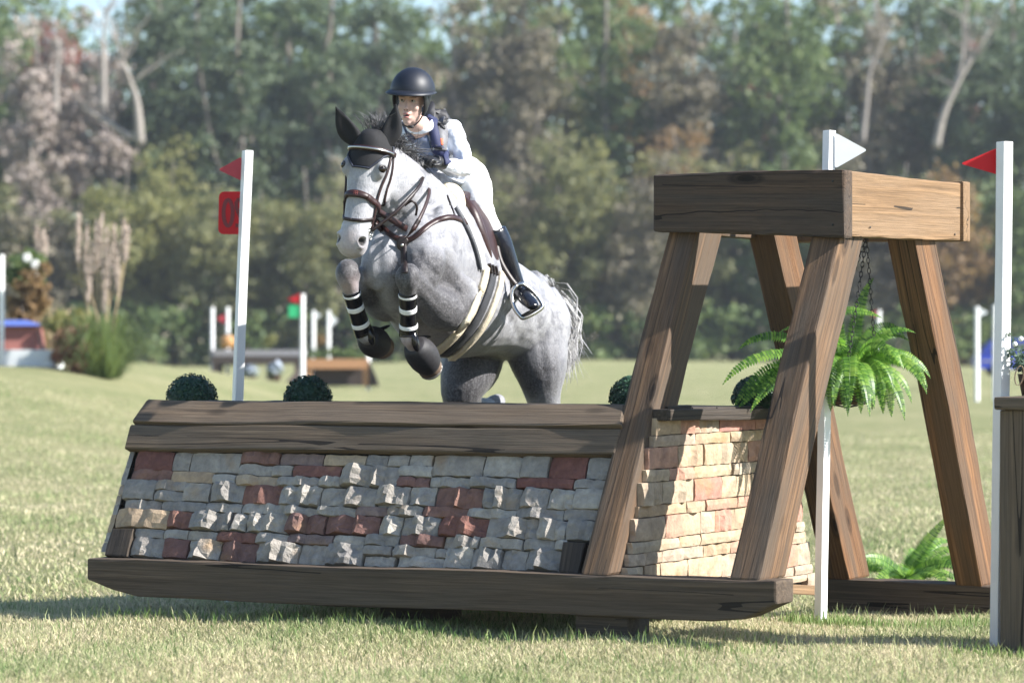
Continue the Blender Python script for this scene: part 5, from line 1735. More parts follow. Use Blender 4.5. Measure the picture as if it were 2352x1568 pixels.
def mane():
    r = random.Random(6)
    crest = [at(868, 300, 15.50), at(893, 315, 15.57), at(925, 335, 15.64), at(952, 358, 15.74), at(975, 385, 15.88), at(995, 412, 16.02)]
    rows = catmull([list(p) for p in crest], 40)
    L = []
    for i in range(480):
        p = Vector(rows[r.randrange(int(len(rows) * .74))]) + Vector((r.gauss(0, .012), r.gauss(0, .02), r.gauss(0, .012)))
        hit = HB.find_nearest(p)
        p = hit[0] if hit[0] else p
        side = r.choice((-1, 1, 1))
        ln = r.uniform(.035, .085)
        upv = Vector((r.gauss(.05, .35), r.gauss(-.15, .3), r.uniform(.5, 1.1))).normalized()
        m = p + upv * ln * .75
        e = m + Vector((r.gauss(.03, .05), r.gauss(-.02, .04), r.gauss(-.01, .04)))
        L.append((p, m, e, r.uniform(.0012, .0028)))
    for i in range(130):   # tuft standing up between the ears
        p = POLL + Vector((r.gauss(.015, .02), r.gauss(.05, .02), r.gauss(.0, .012)))
        m = p + Vector((r.gauss(.0, .03), r.gauss(0, .02), r.uniform(.05, .09)))
        L.append((p, m, m + Vector((r.gauss(-.01, .03), 0, r.uniform(.01, .05))), r.uniform(.001, .002)))
    strands('mane', L, M['mane'], 1, horse)
    L = []
    dock = at(1248, 655, 17.12)
    for i in range(1300):
        t = r.random()
        p = dock + Vector((r.gauss(.02, .02), r.gauss(0, .03), r.gauss(-.03, .03)))
        e = at(r.gauss(1296, 15), r.gauss(815, 26) if r.random() < .8 else r.uniform(720, 800), 17.2 + r.gauss(0, .05))
        m = at(1296 + r.gauss(0, 13), 735 + r.gauss(0, 14), 17.24 + r.gauss(0, .04))
        L.append((p, m, e, r.uniform(.0025, .006)))
    for i in range(26):
        p = at(1300 + r.gauss(0, 5), 745 + r.gauss(0, 20), 17.24)
        L.append((p, p + Vector((.05 + r.gauss(0, .02), 0, -.08)), p + Vector((.07 + r.gauss(0, .03), 0, -.2 + r.gauss(0, .05))), .0009))
    strands('tail', L, M['tail'], 2, horse)
    obj('dock', *tube([at(1225, 640, 17.02), dock, at(1272, 690, 17.18), at(1284, 740, 17.2)], [.05, .045, .035, .02], 10, 3), M['coat'], horse)
mane()

# ------------------------------------------------------------------ tack
M['leather'] = plain('brown_leather', (0.030, 0.011, 0.010), .45, .25, scale=30, bmp=.15)
M['leather_dark'] = plain('dark_leather', (0.016, 0.008, 0.007), .45, .25, scale=30, bmp=.15)
M['bonnet'] = plain('black_bonnet_cloth', (0.010, 0.010, 0.012), .85, .2, scale=120, bmp=.4)
M['bonnet_rim'] = plain('navy_bonnet_trim', (0.020, 0.024, 0.040), .55, .15)
M['fleece'] = plain('cream_fleece', (0.66, 0.58, 0.44), .95, .12, scale=60, bmp=.9)
M['webbing'] = plain('grey_webbing', (0.045, 0.047, 0.055), .8, .15, scale=80, bmp=.3)
M['pad'] = plain('white_saddle_pad', (0.76, 0.75, 0.72), .9, .05, scale=60, bmp=.2)
M['patent'] = plain('glossy_black_boot', (0.006, 0.006, 0.008), .16, .3, scale=40, bmp=.2)
M['tape'] = plain('white_tape', (0.80, 0.81, 0.82), .45, .04, scale=30, bmp=.1)
M['rubber'] = plain('black_bell_boot_rubber', (0.022, 0.021, 0.024), .62, .35, scale=60, bmp=.3)

def surf(px, py, off=.004, guess=15.8):
    "the point of the horse's skin seen there"
    h = HB.ray_cast(CAMP, ray(px, py))
    if h[0] is None:
        q = HB.find_nearest(at(px, py, guess)); return q[0] + q[1] * off, q[1]
    n = h[1]
    if n.dot(ray(px, py)) > 0: n = -n
    return h[0] + n * off, n

def ribbon(pn, width, thick, taper=None):
    "pn: (point, normal) along a strap -> solid strap lying on the surface"
    V, Fc = [], []
    m = len(pn)
    for i, (p, n) in enumerate(pn):
        T = (pn[min(i + 1, m - 1)][0] - pn[max(i - 1, 0)][0])
        if T.length < 1e-9: T = Vector((0, 0, 1))
        T.normalize()
        s = T.cross(n)
        if s.length < 1e-6: s = Vector((1, 0, 0))
        s.normalize(); nn = s.cross(T)
        if nn.dot(n) < 0: nn = -nn
        w = width * (taper[i] if taper else 1) / 2
        V += [p - s * w, p + s * w, p + s * w * .92 + nn * thick, p - s * w * .92 + nn * thick]
    for i in range(m - 1):
        a = i * 4
        for k in range(4): Fc.append((a + k, a + (k + 1) % 4, a + 4 + (k + 1) % 4, a + 4 + k))
    Fc += [(0, 3, 2, 1), ((m - 1) * 4, (m - 1) * 4 + 1, (m - 1) * 4 + 2, (m - 1) * 4 + 3)]
    return V, Fc

def path2(pts, sub=6): return [tuple(r) for r in catmull([list(p) for p in pts], sub)]
def strap(name, pts, width, mat, parent, thick=.005, off=.002, guess=15.8, sub=6):
    pn = [surf(x, y, off, guess) for x, y in path2(pts, sub)]
    # even out jumps between neighbouring hits
    P3 = [p for p, n in pn]; N3 = [n for p, n in pn]
    for _ in range(2):
        N3 = [(N3[max(i - 1, 0)] + N3[i] * 1.5 + N3[min(i + 1, len(N3) - 1)]).normalized() for i in range(len(N3))]
    return obj(name, *ribbon(list(zip(P3, N3)), width, thick), M[mat], parent)

def around(c, axis, ref, width, thick, bvh, r0=.45, n=48, off=.002, a0=0.0, a1=2 * math.pi):
    "a band wrapped all the way round a limb, the nose or the barrel"
    axis = Vector(axis).normalized(); e1 = (Vector(ref) - axis * Vector(ref).dot(axis)).normalized(); e2 = axis.cross(e1)
    pn = []
    for i in range(n + 1):
        t = a0 + (a1 - a0) * i / n
        d = e1 * math.cos(t) + e2 * math.sin(t)
        h = bvh.ray_cast(c + d * r0, -d, r0)
        if h[0] is None: continue
        pn.append((h[0] + d * off, d))
    return pn

# bridle
bridle = empty('bridle', POLL, 'brown leather bridle with padded noseband and reins', 'bridle')
pn = around(hp(.365, -.03, 0), HD * 1.0 + HFW * .22, HFW, .03, .006, HB, .3, off=.003)
obj('noseband', *ribbon(pn, .034, .009), M['leather'], bridle)
pn = around(hp(.365, -.03, 0), HD * 1.0 + HFW * .22, HFW, .03, .006, HB, .3, off=.011, a0=-.62, a1=.62, n=16)
obj('nose_pad', *ribbon(pn, .040, .006, [.55 + .45 * math.sin(math.pi * i / (len(pn) - 1)) for i in range(len(pn))]), M['leather'], bridle)
# stitched four-part ornament on the noseband
for k in range(4):
    a = math.pi / 4 + k * math.pi / 2
    ctr, nn = pn[len(pn) // 2]
    tt = HD; ss = HLF
    o_ = ctr + nn * .007 + (tt * math.sin(a) + ss * math.cos(a)) * .007
    obj('ornament', *tube([o_ + (tt * math.sin(b_) + ss * math.cos(b_)) * .006 for b_ in np.linspace(0, 2 * math.pi, 11)], .0012, 5, 1), M['stitch'] if 'stitch' in M else M['fleece'], bridle)
pn = around(hp(.445, -.015, 0), HD * 1.0 - HFW * .42, HFW, .03, .006, HB, .3, off=.003)
obj('flash_strap', *ribbon(pn, .017, .006), M['leather_dark'], bridle)
# browband, on top of the bonnet
BROW = around(hp(.085, -.04, 0), HD * 1.0 - HFW * .10, HFW, .03, .006, HB, .3, off=.013, a0=-1.75, a1=1.75, n=32)
obj('browband', *ribbon(BROW, .026, .008), M['leather'], bridle)
obj('browband_trim', *ribbon([(p + n * .0085, n) for p, n in BROW[3:-3]], .010, .004), M['steel'], bridle)
# headpiece and cheek straps on both sides
for s in (-1, 1):
    pts = [hp(.075, -.04, s * .2), hp(.12, -.02, s * .2), hp(.20, -.01, s * .2), hp(.28, -.005, s * .2), hp(.36, -.012, s * .2), hp(.43, -.03, s * .2), hp(.485, -.042, s * .2)]
    pn = []
    for p in [Vector(q) for q in path2([tuple(p) for p in pts], 5)]:
        h = HB.ray_cast(p, -HLF * s, .3)
        if h[0]: pn.append((h[0] + HLF * s * .004, HLF * s))
    if len(pn) > 2: obj('cheek_strap', *ribbon(pn, .017, .006), M['leather'], bridle)
    pts = [hp(.08, -.06, s * .2), hp(.14, -.06, s * .2), hp(.24, -.075, s * .2), hp(.31, -.10, s * .2), hp(.33, -.16, s * .2)]
    pn = []
    for p in [Vector(q) for q in path2([tuple(p) for p in pts], 5)]:
        h = HB.ray_cast(p, -HLF * s, .3)
        if h[0]: pn.append((h[0] + HLF * s * .004, HLF * s))
    if len(pn) > 2: obj('throat_lash', *ribbon(pn, .014, .006), M['leather'], bridle)
    # bit ring and lever
    h = HB.ray_cast(hp(.500, -.045, s * .2), -HLF * s, .3)
    bc = (h[0] if h[0] else hp(.5, -.045, s * .06)) + HLF * s * .006
    obj('bit_ring', *tube([bc + HD * (.036 * math.sin(a)) + HFW * (.030 * math.cos(a)) for a in np.linspace(0, 2 * math.pi, 21)], .004, 6, 1), M['steel'], bridle)
    obj('bit_ring', *tube([bc + HD * (.030 + .018 * math.sin(a)) + HFW * (.016 * math.cos(a)) + HLF * s * .004 for a in np.linspace(0, 2 * math.pi, 17)], .003, 6, 1), M['steel'], bridle)
    bt = hp(.485, -.035, s * .075)
    if s > 0: BIT_L = bc
    else: BIT_R = bc
obj('mouthpiece', *tube([BIT_L, BIT_L.lerp(BIT_R, .5) + HD * .01, BIT_R], .007, 8, 3), M['steel'], bridle)

# ear bonnet: a close cap over the poll and forehead, two pointed ears
bonnet = empty('ear_bonnet', POLL, 'black ear bonnet with long pointed ears and trimmed forehead piece', 'ear bonnet')
def bonnet_cap():
    outline = lambda t: 1.0
    nt_, nl = 26, 25
    V, Fc, idx = [], [], {}
    for i in range(nt_):
        t = -.045 + (.200 + .045) * i / (nt_ - 1)
        # half angle of the cloth at this height: narrows to the tip
        if t < .075: half = 1.55
        elif t < .12: half = 1.55 - (t - .075) / .045 * .72
        else: half = .83 - (t - .12) / .080 * .50
        for j in range(nl):
            u = -1 + 2 * j / (nl - 1)
            ang = u * half
            d = HFW * math.cos(ang) + HLF * math.sin(ang)
            c = hp(t, -.05, 0)
            if t < .02:   # over the poll: rays come from above too
                d = (d * 1.0 - HD * (.02 - t) * 14).normalized(); c = hp(.03, -.05, 0)
            h = HB.ray_cast(c + d * .35, -d, .35)
            p = (h[0] if h[0] else c + d * .1) + d * .006
            V.append(p)
    for i in range(nt_ - 1):
        for j in range(nl - 1):
            a = i * nl + j
            Fc.append((a, a + 1, a + nl + 1, a + nl))
    o = obj('cap', V, Fc, M['bonnet'], bonnet)
    so = o.modifiers.new('t', 'SOLIDIFY'); so.thickness = .004; so.offset = 1
    edge = [V[i * nl] for i in range(9, nt_)] + [V[(nt_ - 1) * nl + j] for j in range(nl)] + [V[i * nl + nl - 1] for i in range(nt_ - 1, 8, -1)]
    out = [p + (p - hp(.1, -.06, 0)).normalized() * .004 for p in edge]
    obj('trim', *tube(out[::2], .0055, 7, 3), M['bonnet_rim'], bonnet)
bonnet_cap()
def ear(base, tip, bulge, face, wmax):
    "a pointed ear in its cloth sleeve: broad and hollow towards the front"
    D = tip - base
    L = D.length; D.normalize()
    side = D.cross(Vector(face)).normalized(); fn = side.cross(D).normalized()
    if fn.dot(Vector(face)) < 0: fn = -fn
    secs = [(0, .62, .60), (.10, .80, .62), (.25, .98, .60), (.42, .95, .52), (.60, .74, .42), (.78, .44, .28), (.92, .17, .14), (1.0, .03, .03)]
    V, Fc = loft([(base + D * (L * t) + bulge * (math.sin(math.pi * t) * .03), wmax * a, wmax * b) for t, a, b in secs], fixed=(side, fn), n=20, sub=4)
    # hollow front
    V = [v - fn * (.022 * math.exp(-(((v - base).dot(side)) / (wmax * .55)) ** 2) * max(0, math.sin(math.pi * min(1, (v - base).dot(D) / L)))) if (v - base - D * (v - base).dot(D)).dot(fn) > 0 else v for v in V]
    return obj('ear', V, Fc, M['bonnet'], bonnet)
ear(at(824, 330, 15.47), at(771, 245, 15.42), Vector((-.5, 0, -.2)), Vector((-.45, -.9, 0)), .056)
ear(at(886, 332, 15.46), at(909, 239, 15.42), Vector((.5, 0, -.1)), Vector((.15, -1, 0)), .054)

# reins: from the bit to the hands, with the free loop hanging
HAND = at(984, 366, 15.90)
def free_strap(name, pts, w, mat, parent, nrm=Vector((.3, -1, .1)), thick=.004):
    pn = [(Vector(p), nrm) for p in path2([tuple(p) for p in pts], 6)]
    return obj(name, *ribbon(pn, w, thick), M[mat], parent)
free_strap('rein', [BIT_L + Vector((0, -.01, 0)), at(905, 490, 15.40), at(940, 455, 15.45), at(965, 425, 15.55), at(974, 395, 15.75), at(978, 372, 15.86)], .018, 'leather_dark', bridle)
free_strap('rein', [BIT_R, at(850, 530, 15.55), at(880, 470, 15.75), at(930, 400, 15.85), at(966, 372, 15.9)], .018, 'leather_dark', bridle)
free_strap('rein_loop', [at(960, 428, 15.56), at(945, 455, 15.5), at(925, 468, 15.48), at(908, 490, 15.45)], .012, 'leather_dark', bridle)
free_strap('rein_loop', [at(930, 472, 15.5), at(946, 462, 15.48), at(957, 474, 15.5), at(955, 495, 15.52)], .012, 'leather_dark', bridle)

# breastplate
breast = empty('breastplate', at(926, 570, 15.45), 'brown leather breastplate across the chest of the grey horse', 'breastplate')
strap('shoulder_strap', [(930, 556), (952, 546), (985, 518), (1015, 503), (1040, 500), (1062, 508), (1080, 516)], .030, 'leather', breast, .008)
strap('shoulder_strap', [(924, 552), (905, 545), (888, 532), (872, 512), (862, 500)], .030, 'leather', breast, .008)
strap('chest_strap', [(927, 545), (927, 560), (928, 580), (929, 605), (930, 628)], .034, 'leather_dark', breast, .007)
free_strap('neck_strap', [surf(932, 548)[0], at(946, 530, 15.43), at(962, 505, 15.46), at(978, 470, 15.55), at(986, 440, 15.66), at(984, 425, 15.75)], .020, 'leather', breast, Vector((.5, -1, 0)))
pj, nj = surf(927, 562, .012)
obj('joint_plate', *ellipsoid(pj, [Vector((.034, 0, 0)), nj * .006, Vector((0, 0, .040))], 16, 8), M['leather_dark'], breast)
obj('rivet', *ellipsoid(pj + nj * .007 + Vector((0, 0, -.012)), [Vector((.008, 0, 0)), nj * .004, Vector((0, 0, .008))], 12, 6), M['steel'], breast)
strap('saddle_strap', [(1026, 448), (1034, 470), (1042, 490), (1046, 502)], .010, 'leather_dark', breast, .005)
free_strap('buckle_strap', [at(962, 505, 15.45), at(956, 515, 15.44), at(949, 527, 15.43)], .026, 'leather_dark', breast, Vector((.5, -1, 0)), .006)

# tendon boots and bell boots on the forelegs
def tendon_boot(path, label, seed):
    P3 = [at(x, y, d) for x, y, d, r in path]; Rr = [r for *_, r in path]
    root = empty('tendon_boot', P3[-1], label, 'leg boot', 'tendon boots on the forelegs')
    obj('shell', *loft([(p, r, r) for p, r in zip(P3, Rr)], up=(0, 1, 0), n=18, sub=4), M['patent'], root)
    rows = catmull([list(p) + [r, r] for p, r in zip(P3, Rr)], 20)
    m = len(rows)
    for f in (.22, .45, .68):
        i = int(f * m); k = max(2, int(.038 * m))
        seg = rows[i - k:i + k + 1]
        obj('tape_band', *loft([(Vector(q[:3]), q[3] + .0015, q[4] + .0015) for q in seg], up=(0, 1, 0), n=22, sub=1), M['tape'], root)
    # rolled fetlock guard
    e = P3[-1]
    return root
tendon_boot([(936, 669, 15.36, .046), (936.5, 676, 15.37, .0475), (937, 700, 15.40, .045), (938, 735, 15.45, .046), (938.5, 762, 15.48, .049), (939, 772, 15.485, .050)], 'black boot with three white tape bands on the straight foreleg', 1)
tendon_boot([(806, 667, 15.54, .045), (808, 674, 15.55, .0465), (814, 697, 15.58, .044), (824, 730, 15.63, .045), (833, 757, 15.67, .049), (837, 767, 15.68, .050)], 'black boot with three white tape bands on the bent left foreleg in the photo', 2)
for root, a in ((at(950, 780, 15.46), Vector((.02, -.03, -.035))), (at(848, 772, 15.66), Vector((.02, -.03, -.035)))):
    pass
def fetlock_guard(c, ax_, label):
    o = obj('fetlock_guard', *ellipsoid(c, ax_, 14, 10), M['patent'], None, origin=c)
    tag(o, label, 'leg boot')
fetlock_guard(at(953, 781, 15.47), [Vector((.022, 0, 0)), Vector((0, .035, 0)), Vector((.012, 0, -.062))], 'glossy black fetlock guard on the straight foreleg')
fetlock_guard(at(851, 768, 15.67), [Vector((.022, 0, .006)), Vector((0, .035, 0)), Vector((.014, 0, -.058))], 'glossy black fetlock guard on the bent left foreleg in the photo')

def bell_boot(secs, label, up=(0, 1, 0)):
    c = at(*secs[0][:3])
    root = empty('bell_boot', c, label, 'bell boot', 'bell boots over the front hooves')
    obj('bell', *loft([(at(x, y, d), a, b) for x, y, d, a, b in secs], up=up, n=24, sub=4), M['rubber'], root)
    return root
bb = bell_boot([(952, 792, 15.53, .052, .056), (957, 799, 15.55, .070, .074), (966, 810, 15.60, .084, .086), (975, 823, 15.66, .083, .085), (982, 834, 15.71, .070, .074), (986, 840, 15.73, .052, .056)], 'black rubber bell boot on the straight foreleg')
obj('closure', *tube([at(962, 778, 15.62), at(975, 774, 15.66), at(988, 773, 15.7)], [.012, .010, .005], 7, 3), M['bonnet'], bb)
bb = bell_boot([(846, 776, 15.72, .050, .054), (850, 779, 15.76, .070, .072), (857, 784, 15.82, .082, .084), (864, 788, 15.88, .080, .082), (870, 791, 15.93, .066, .068)], 'black rubber bell boot on the bent left foreleg in the photo')
obj('closure', *tube([at(872, 758, 15.85), at(884, 752, 15.9), at(894, 748, 15.95)], [.012, .010, .005], 7, 3), M['bonnet'], bb)
obj('name_patch', *poly_prism([at(884, 772, 15.79), at(889, 776, 15.80), at(877, 800, 15.77), at(871, 798, 15.76)], (0, -.004, 0)), M['white_plastic'], bb, False)

# saddle
saddle = empty('saddle', at(1060, 470, 16.3), 'dark brown leather jumping saddle with fleece girth on the grey horse', 'saddle')
def patch(name, left, right, mat, parent, thick, off, n=12, m=5, guess=16.1):
    "a sheet on the skin between two photo outlines"
    A, Bq = path2(left, n), path2(right, n)
    k = min(len(A), len(Bq)); V, Fc = [], []
    for i in range(k):
        for j in range(m + 1):
            t = j / m
            x, y = A[i][0] * (1 - t) + Bq[i][0] * t, A[i][1] * (1 - t) + Bq[i][1] * t
            p, nn = surf(x, y, off, guess); V.append(p)
    for i in range(k - 1):
        for j in range(m):
            a = i * (m + 1) + j
            Fc.append((a, a + 1, a + m + 2, a + m + 1))
    o = obj(name, V, Fc, M[mat], parent)
    md = o.modifiers.new('t', 'SOLIDIFY'); md.thickness = thick; md.offset = 1
    return o
# white pad edge and fleece half pad in front of the saddle
gd = [(1113, 612), (1106, 650), (1085, 705), (1060, 748), (1028, 783), (1000, 806)]
fl = [(1121, 612), (1116, 650), (1096, 705), (1070, 752), (1038, 790), (1002, 816)]
strap('girth_fleece', [(x + 1, y) for x, y in gd], .055, 'fleece', saddle, .018, .001, 16.0)
strap('girth_web', [(x + 19, y + 8) for x, y in gd], .062, 'webbing', saddle, .012, .001, 16.0)
strap('girth_fleece', [(x + 37, y + 15) for x, y in gd], .044, 'fleece', saddle, .018, .001, 16.0)
strap('saddle_pad', [(1050, 470), (1062, 490), (1078, 520), (1092, 555), (1103, 590), (1108, 618)], .050, 'pad', saddle, .014, .001, 16.0)
strap('pad_binding', [(1044, 480), (1056, 503), (1072, 533), (1086, 567), (1096, 602), (1100, 618)], .010, 'webbing', saddle, .016, .001, 16.0)
fp = [at(1012, 430, 16.05), at(1025, 440, 16.02), at(1040, 452, 16.02), at(1052, 480, 16.05), at(1060, 505, 16.07)]
obj('half_pad', *loft([(fp[0], .03, .03), (fp[1], .055, .05), (fp[2], .062, .05), (fp[3], .045, .04), (fp[4], .02, .02)], up=(0, 1, 0), n=14, sub=4), M['fleece'], saddle)
# flap with knee roll, standing off the horse's side under the leg
fa = [at(1062, 462, 16.05), at(1082, 500, 16.03), at(1100, 545, 16.03), at(1118, 590, 16.06), at(1130, 628, 16.1), at(1142, 640, 16.14)]
fb = [at(1090, 462, 16.30), at(1122, 500, 16.30), at(1140, 545, 16.30), at(1148, 590, 16.32), at(1152, 622, 16.32), at(1152, 640, 16.32)]
def sheet(name, A, Bq, mat, parent, thick=.008, m=6):
    A = [Vector(q) for q in path2([tuple(p) for p in A], 5)]; Bq = [Vector(q) for q in path2([tuple(p) for p in Bq], 5)]
    V, Fc = [], []
    for a, b in zip(A, Bq):
        for j in range(m + 1): V.append(a.lerp(b, j / m) + HL * (.02 * math.sin(math.pi * j / m)))
    for i in range(len(A) - 1):
        for j in range(m):
            q = i * (m + 1) + j; Fc.append((q, q + 1, q + m + 2, q + m + 1))
    o = obj(name, V, Fc, M[mat], parent)
    md = o.modifiers.new('t', 'SOLIDIFY'); md.thickness = thick
    return o
sheet('flap', fa, fb, 'leather', saddle)
obj('knee_roll', *loft([(at(1068, 458, 16.12), .020, .026), (at(1084, 488, 16.06), .036, .046), (at(1100, 530, 16.05), .038, .048), (at(1116, 575, 16.08), .030, .040), (at(1126, 605, 16.1), .014, .02)], up=(0, 1, 0), n=14, sub=4), M['leather'], saddle)
obj('seat', *loft([(at(1052, 458, 16.25), .04, .03), (at(1062, 455, 16.45), .10, .04), (at(1062, 470, 16.7), .13, .05), (at(1070, 485, 16.85), .12, .06), (at(1072, 485, 16.95), .08, .05)], up=(0, 0, 1), n=16, sub=4), M['leather'], saddle)
free_strap('billet', [at(1058, 470, 16.04), at(1070, 490, 16.0), at(1078, 515, 15.98)], .024, 'leather_dark', saddle, Vector((.4, -1, 0)))
for k in range(3):
    strap('girth_strap', [(1118 + k * 7, 606 + k * 3), (1121 + k * 7, 618 + k * 3), (1122 + k * 7, 628 + k * 3)], .010, 'leather_dark', saddle, .018, .006, 16.1, 3)
# stirrup leather and iron
free_strap('stirrup_leather', [at(1140, 560, 16.22), at(1150, 600, 16.2), at(1170, 635, 16.2), at(1188, 658, 16.2)], .028, 'leather_dark', saddle, Vector((.3, -1, .1)), .006)
ir = [(1188, 655), (1177, 668), (1176, 688), (1183, 710), (1196, 727), (1203, 730), (1222, 722), (1243, 708), (1245, 698), (1232, 678), (1215, 662), (1200, 652)]
ird = [16.20, 16.19, 16.18, 16.16, 16.15, 16.15, 16.17, 16.20, 16.21, 16.22, 16.21, 16.20]
pts = [at(x, y, d) for (x, y), d in zip(ir, ird)]
pts.append(pts[0])
obj('stirrup_iron', *loft([(p, .012, .016) for p in pts], up=(0, 1, 0), n=8, sub=3), M['steel'], saddle)
tp = [at(1198, 722, 16.12), at(1240, 700, 16.17), at(1242, 704, 16.26), at(1203, 727, 16.22)]
obj('stirrup_tread', *poly_prism(tp, Vector((0, 0, -.012))), M['iron'], saddle, False)
# ------------------------------------------------------------------ the rider
M['skin'] = plain('skin', (0.60, 0.40, 0.335), .55, .06, scale=40)
M['shirt'] = plain('white_shirt', (0.74, 0.77, 0.84), .8, .03, scale=12, bmp=.35)
M['breeches'] = plain('white_breeches', (0.80, 0.79, 0.78), .8, .03, scale=14, bmp=.2)
M['navy'] = plain('navy_webbing', (0.016, 0.022, 0.075), .7, .15, scale=60, bmp=.2)
M['vest'] = plain('grey_blue_vest', (0.13, 0.16, 0.24), .7, .12, scale=30, bmp=.2)
M['vest_black'] = plain('black_vest_panel', (0.02, 0.02, 0.024), .6, .2, scale=40, bmp=.05)
M['vest_grey'] = plain('grey_vest_strap', (0.14, 0.14, 0.15), .6, .15, scale=40)
M['glove'] = plain('black_leather_glove', (0.014, 0.014, 0.016), .45, .25, scale=60, bmp=.5)
M['helmet'] = plain('matte_navy_helmet', (0.007, 0.010, 0.019), .52, .1, scale=40)
M['helmet_black'] = plain('black_helmet_trim', (0.008, 0.008, 0.010), .5, .2, scale=60)
M['boot'] = plain('polished_black_boot', (0.008, 0.009, 0.014), .22, .2, scale=14, bmp=.5)
M['orange'] = plain('orange_tab', (0.8, 0.12, 0.03), .5, .05)
M['lip'] = plain('lips', (0.44, 0.19, 0.17), .45, .08)
M['mouth'] = plain('open_mouth', (0.03, 0.008, 0.008), .6, .1)
M['iris'] = plain('brown_eye', (0.03, 0.018, 0.012), .15, .1)
M['sclera'] = plain('eye_white', (0.36, 0.33, 0.32), .3, .02)
M['hair'] = plain('brown_hair', (0.07, 0.035, 0.02), .5, .2, scale=60)

rider = empty('person', at(1070, 470, 16.45), 'rider in white shirt, breeches and navy helmet crouched over the grey horse', 'person')

# joints: (px, py, distance)
J = dict(
    head=(946, 228, 16.02), neck=(962, 288, 16.14), chest=(985, 325, 16.28), waist=(1022, 372, 16.52), pelvis=(1062, 410, 16.76),
    shl=(1038, 300, 16.26), ell=(1077, 390, 16.12), wrl=(1010, 374, 15.80),
    shr=(925, 302, 16.40), elr=(905, 372, 16.30), wrr=(946, 382, 15.80),
    hipl=(1088, 425, 16.70), knl=(1106, 478, 16.26), anl=(1188, 655, 16.32), tol=(1222, 700, 16.10),
    hipr=(1030, 420, 16.86), knr=(895, 500, 16.55), anr=(880, 640, 16.80), tor=(850, 680, 16.62))
Q = {k: at(*v) for k, v in J.items()}
def chain_loft(specs, up=(0, 1, 0.2), n=16, sub=5, flat=1.0): return loft([(p, r, r * flat) for p, r in specs], up=up, n=n, sub=sub)

# --- head in its own frame: face turned towards the left of the camera, chin down
FW = Vector((-.26, -.95, -.10)).normalized()
UPH = Vector((.05, -.12, 1)); UPH = (UPH - FW * UPH.dot(FW)).normalized()
LH = FW.cross(UPH).normalized()
if LH.x < 0: LH = -LH                                # her left, right in the photo
HC = at(946, 231, 16.06)                             # middle of the skull
def fp_(u, f, l): return HC + UPH * u + FW * f + LH * l
head_shapes = [
    ellipsoid(fp_(.03, -.010, 0), [LH * .074, FW * .095, UPH * .095]),
    ellipsoid(fp_(-.035, .022, 0), [LH * .063, FW * .066, UPH * .085]),       # face
    ellipsoid(fp_(-.085, .040, 0), [LH * .040, FW * .045, UPH * .040]),       # jaw
    ellipsoid(fp_(-.112, .062, 0), [LH * .020, FW * .020, UPH * .018]),       # chin
    loft([(fp_(.005, .084, 0), .008, .008), (fp_(-.020, .096, 0), .010, .011), (fp_(-.040, .106, 0), .0145, .013), (fp_(-.047, .098, 0), .012, .009)], fixed=(LH, FW), n=10, sub=3),
    ellipsoid(fp_(.018, .070, .030), [LH * .026, FW * .018, UPH * .010]), ellipsoid(fp_(.018, .070, -.030), [LH * .026, FW * .018, UPH * .010]),
    ellipsoid(fp_(-.035, .056, .038), [LH * .022, FW * .024, UPH * .022]), ellipsoid(fp_(-.035, .056, -.038), [LH * .022, FW * .024, UPH * .022]),
    ellipsoid(fp_(-.066, .080, 0), [LH * .026, FW * .020, UPH * .010]), ellipsoid(fp_(-.090, .080, 0), [LH * .022, FW * .016, UPH * .010]),
]
neck_s = loft([(fp_(-.05, -.02, 0), .052, .056), (fp_(-.10, -.01, 0), .050, .054), (Q['neck'], .056, .058), (Q['neck'].lerp(Q['chest'], .45), .08, .07)], up=(0, 1, 0), n=16, sub=4)
def body_parts(g):
    "the figure's limbs; g is added to every radius (clothes lie a little outside the skin)"
    t = loft([(Q['neck'].lerp(Q['chest'], .25), .075 + g, .065 + g), (Q['neck'].lerp(Q['chest'], .6), .155 + g, .085 + g), (Q['chest'], .165 + g, .105 + g), (Q['chest'].lerp(Q['waist'], .5), .145 + g, .10 + g), (Q['waist'], .125 + g, .092 + g), (Q['waist'].lerp(Q['pelvis'], .6), .150 + g, .11 + g), (Q['pelvis'], .165 + g, .125 + g)], up=(-.2, -.75, .5), n=22, sub=5)
    al = chain_loft([(Q['shl'].lerp(Q['chest'], .35), .060 + g), (Q['shl'], .062 + g), (Q['shl'].lerp(Q['ell'], .35), .052 + g), (Q['shl'].lerp(Q['ell'], .75), .045 + g), (Q['ell'], .043 + g)])
    fl_ = chain_loft([(Q['ell'] + Vector((0, 0, .01)), .042 + g), (Q['ell'].lerp(Q['wrl'], .3), .043 + g), (Q['ell'].lerp(Q['wrl'], .7), .035 + g), (Q['wrl'], .028 + g)])
    ar = chain_loft([(Q['shr'].lerp(Q['chest'], .35), .060 + g), (Q['shr'], .060 + g), (Q['shr'].lerp(Q['elr'], .5), .050 + g), (Q['elr'], .042 + g)])
    fr = chain_loft([(Q['elr'], .041 + g), (Q['elr'].lerp(Q['wrr'], .35), .042 + g), (Q['wrr'], .028 + g)])
    return t, al, fl_, ar, fr
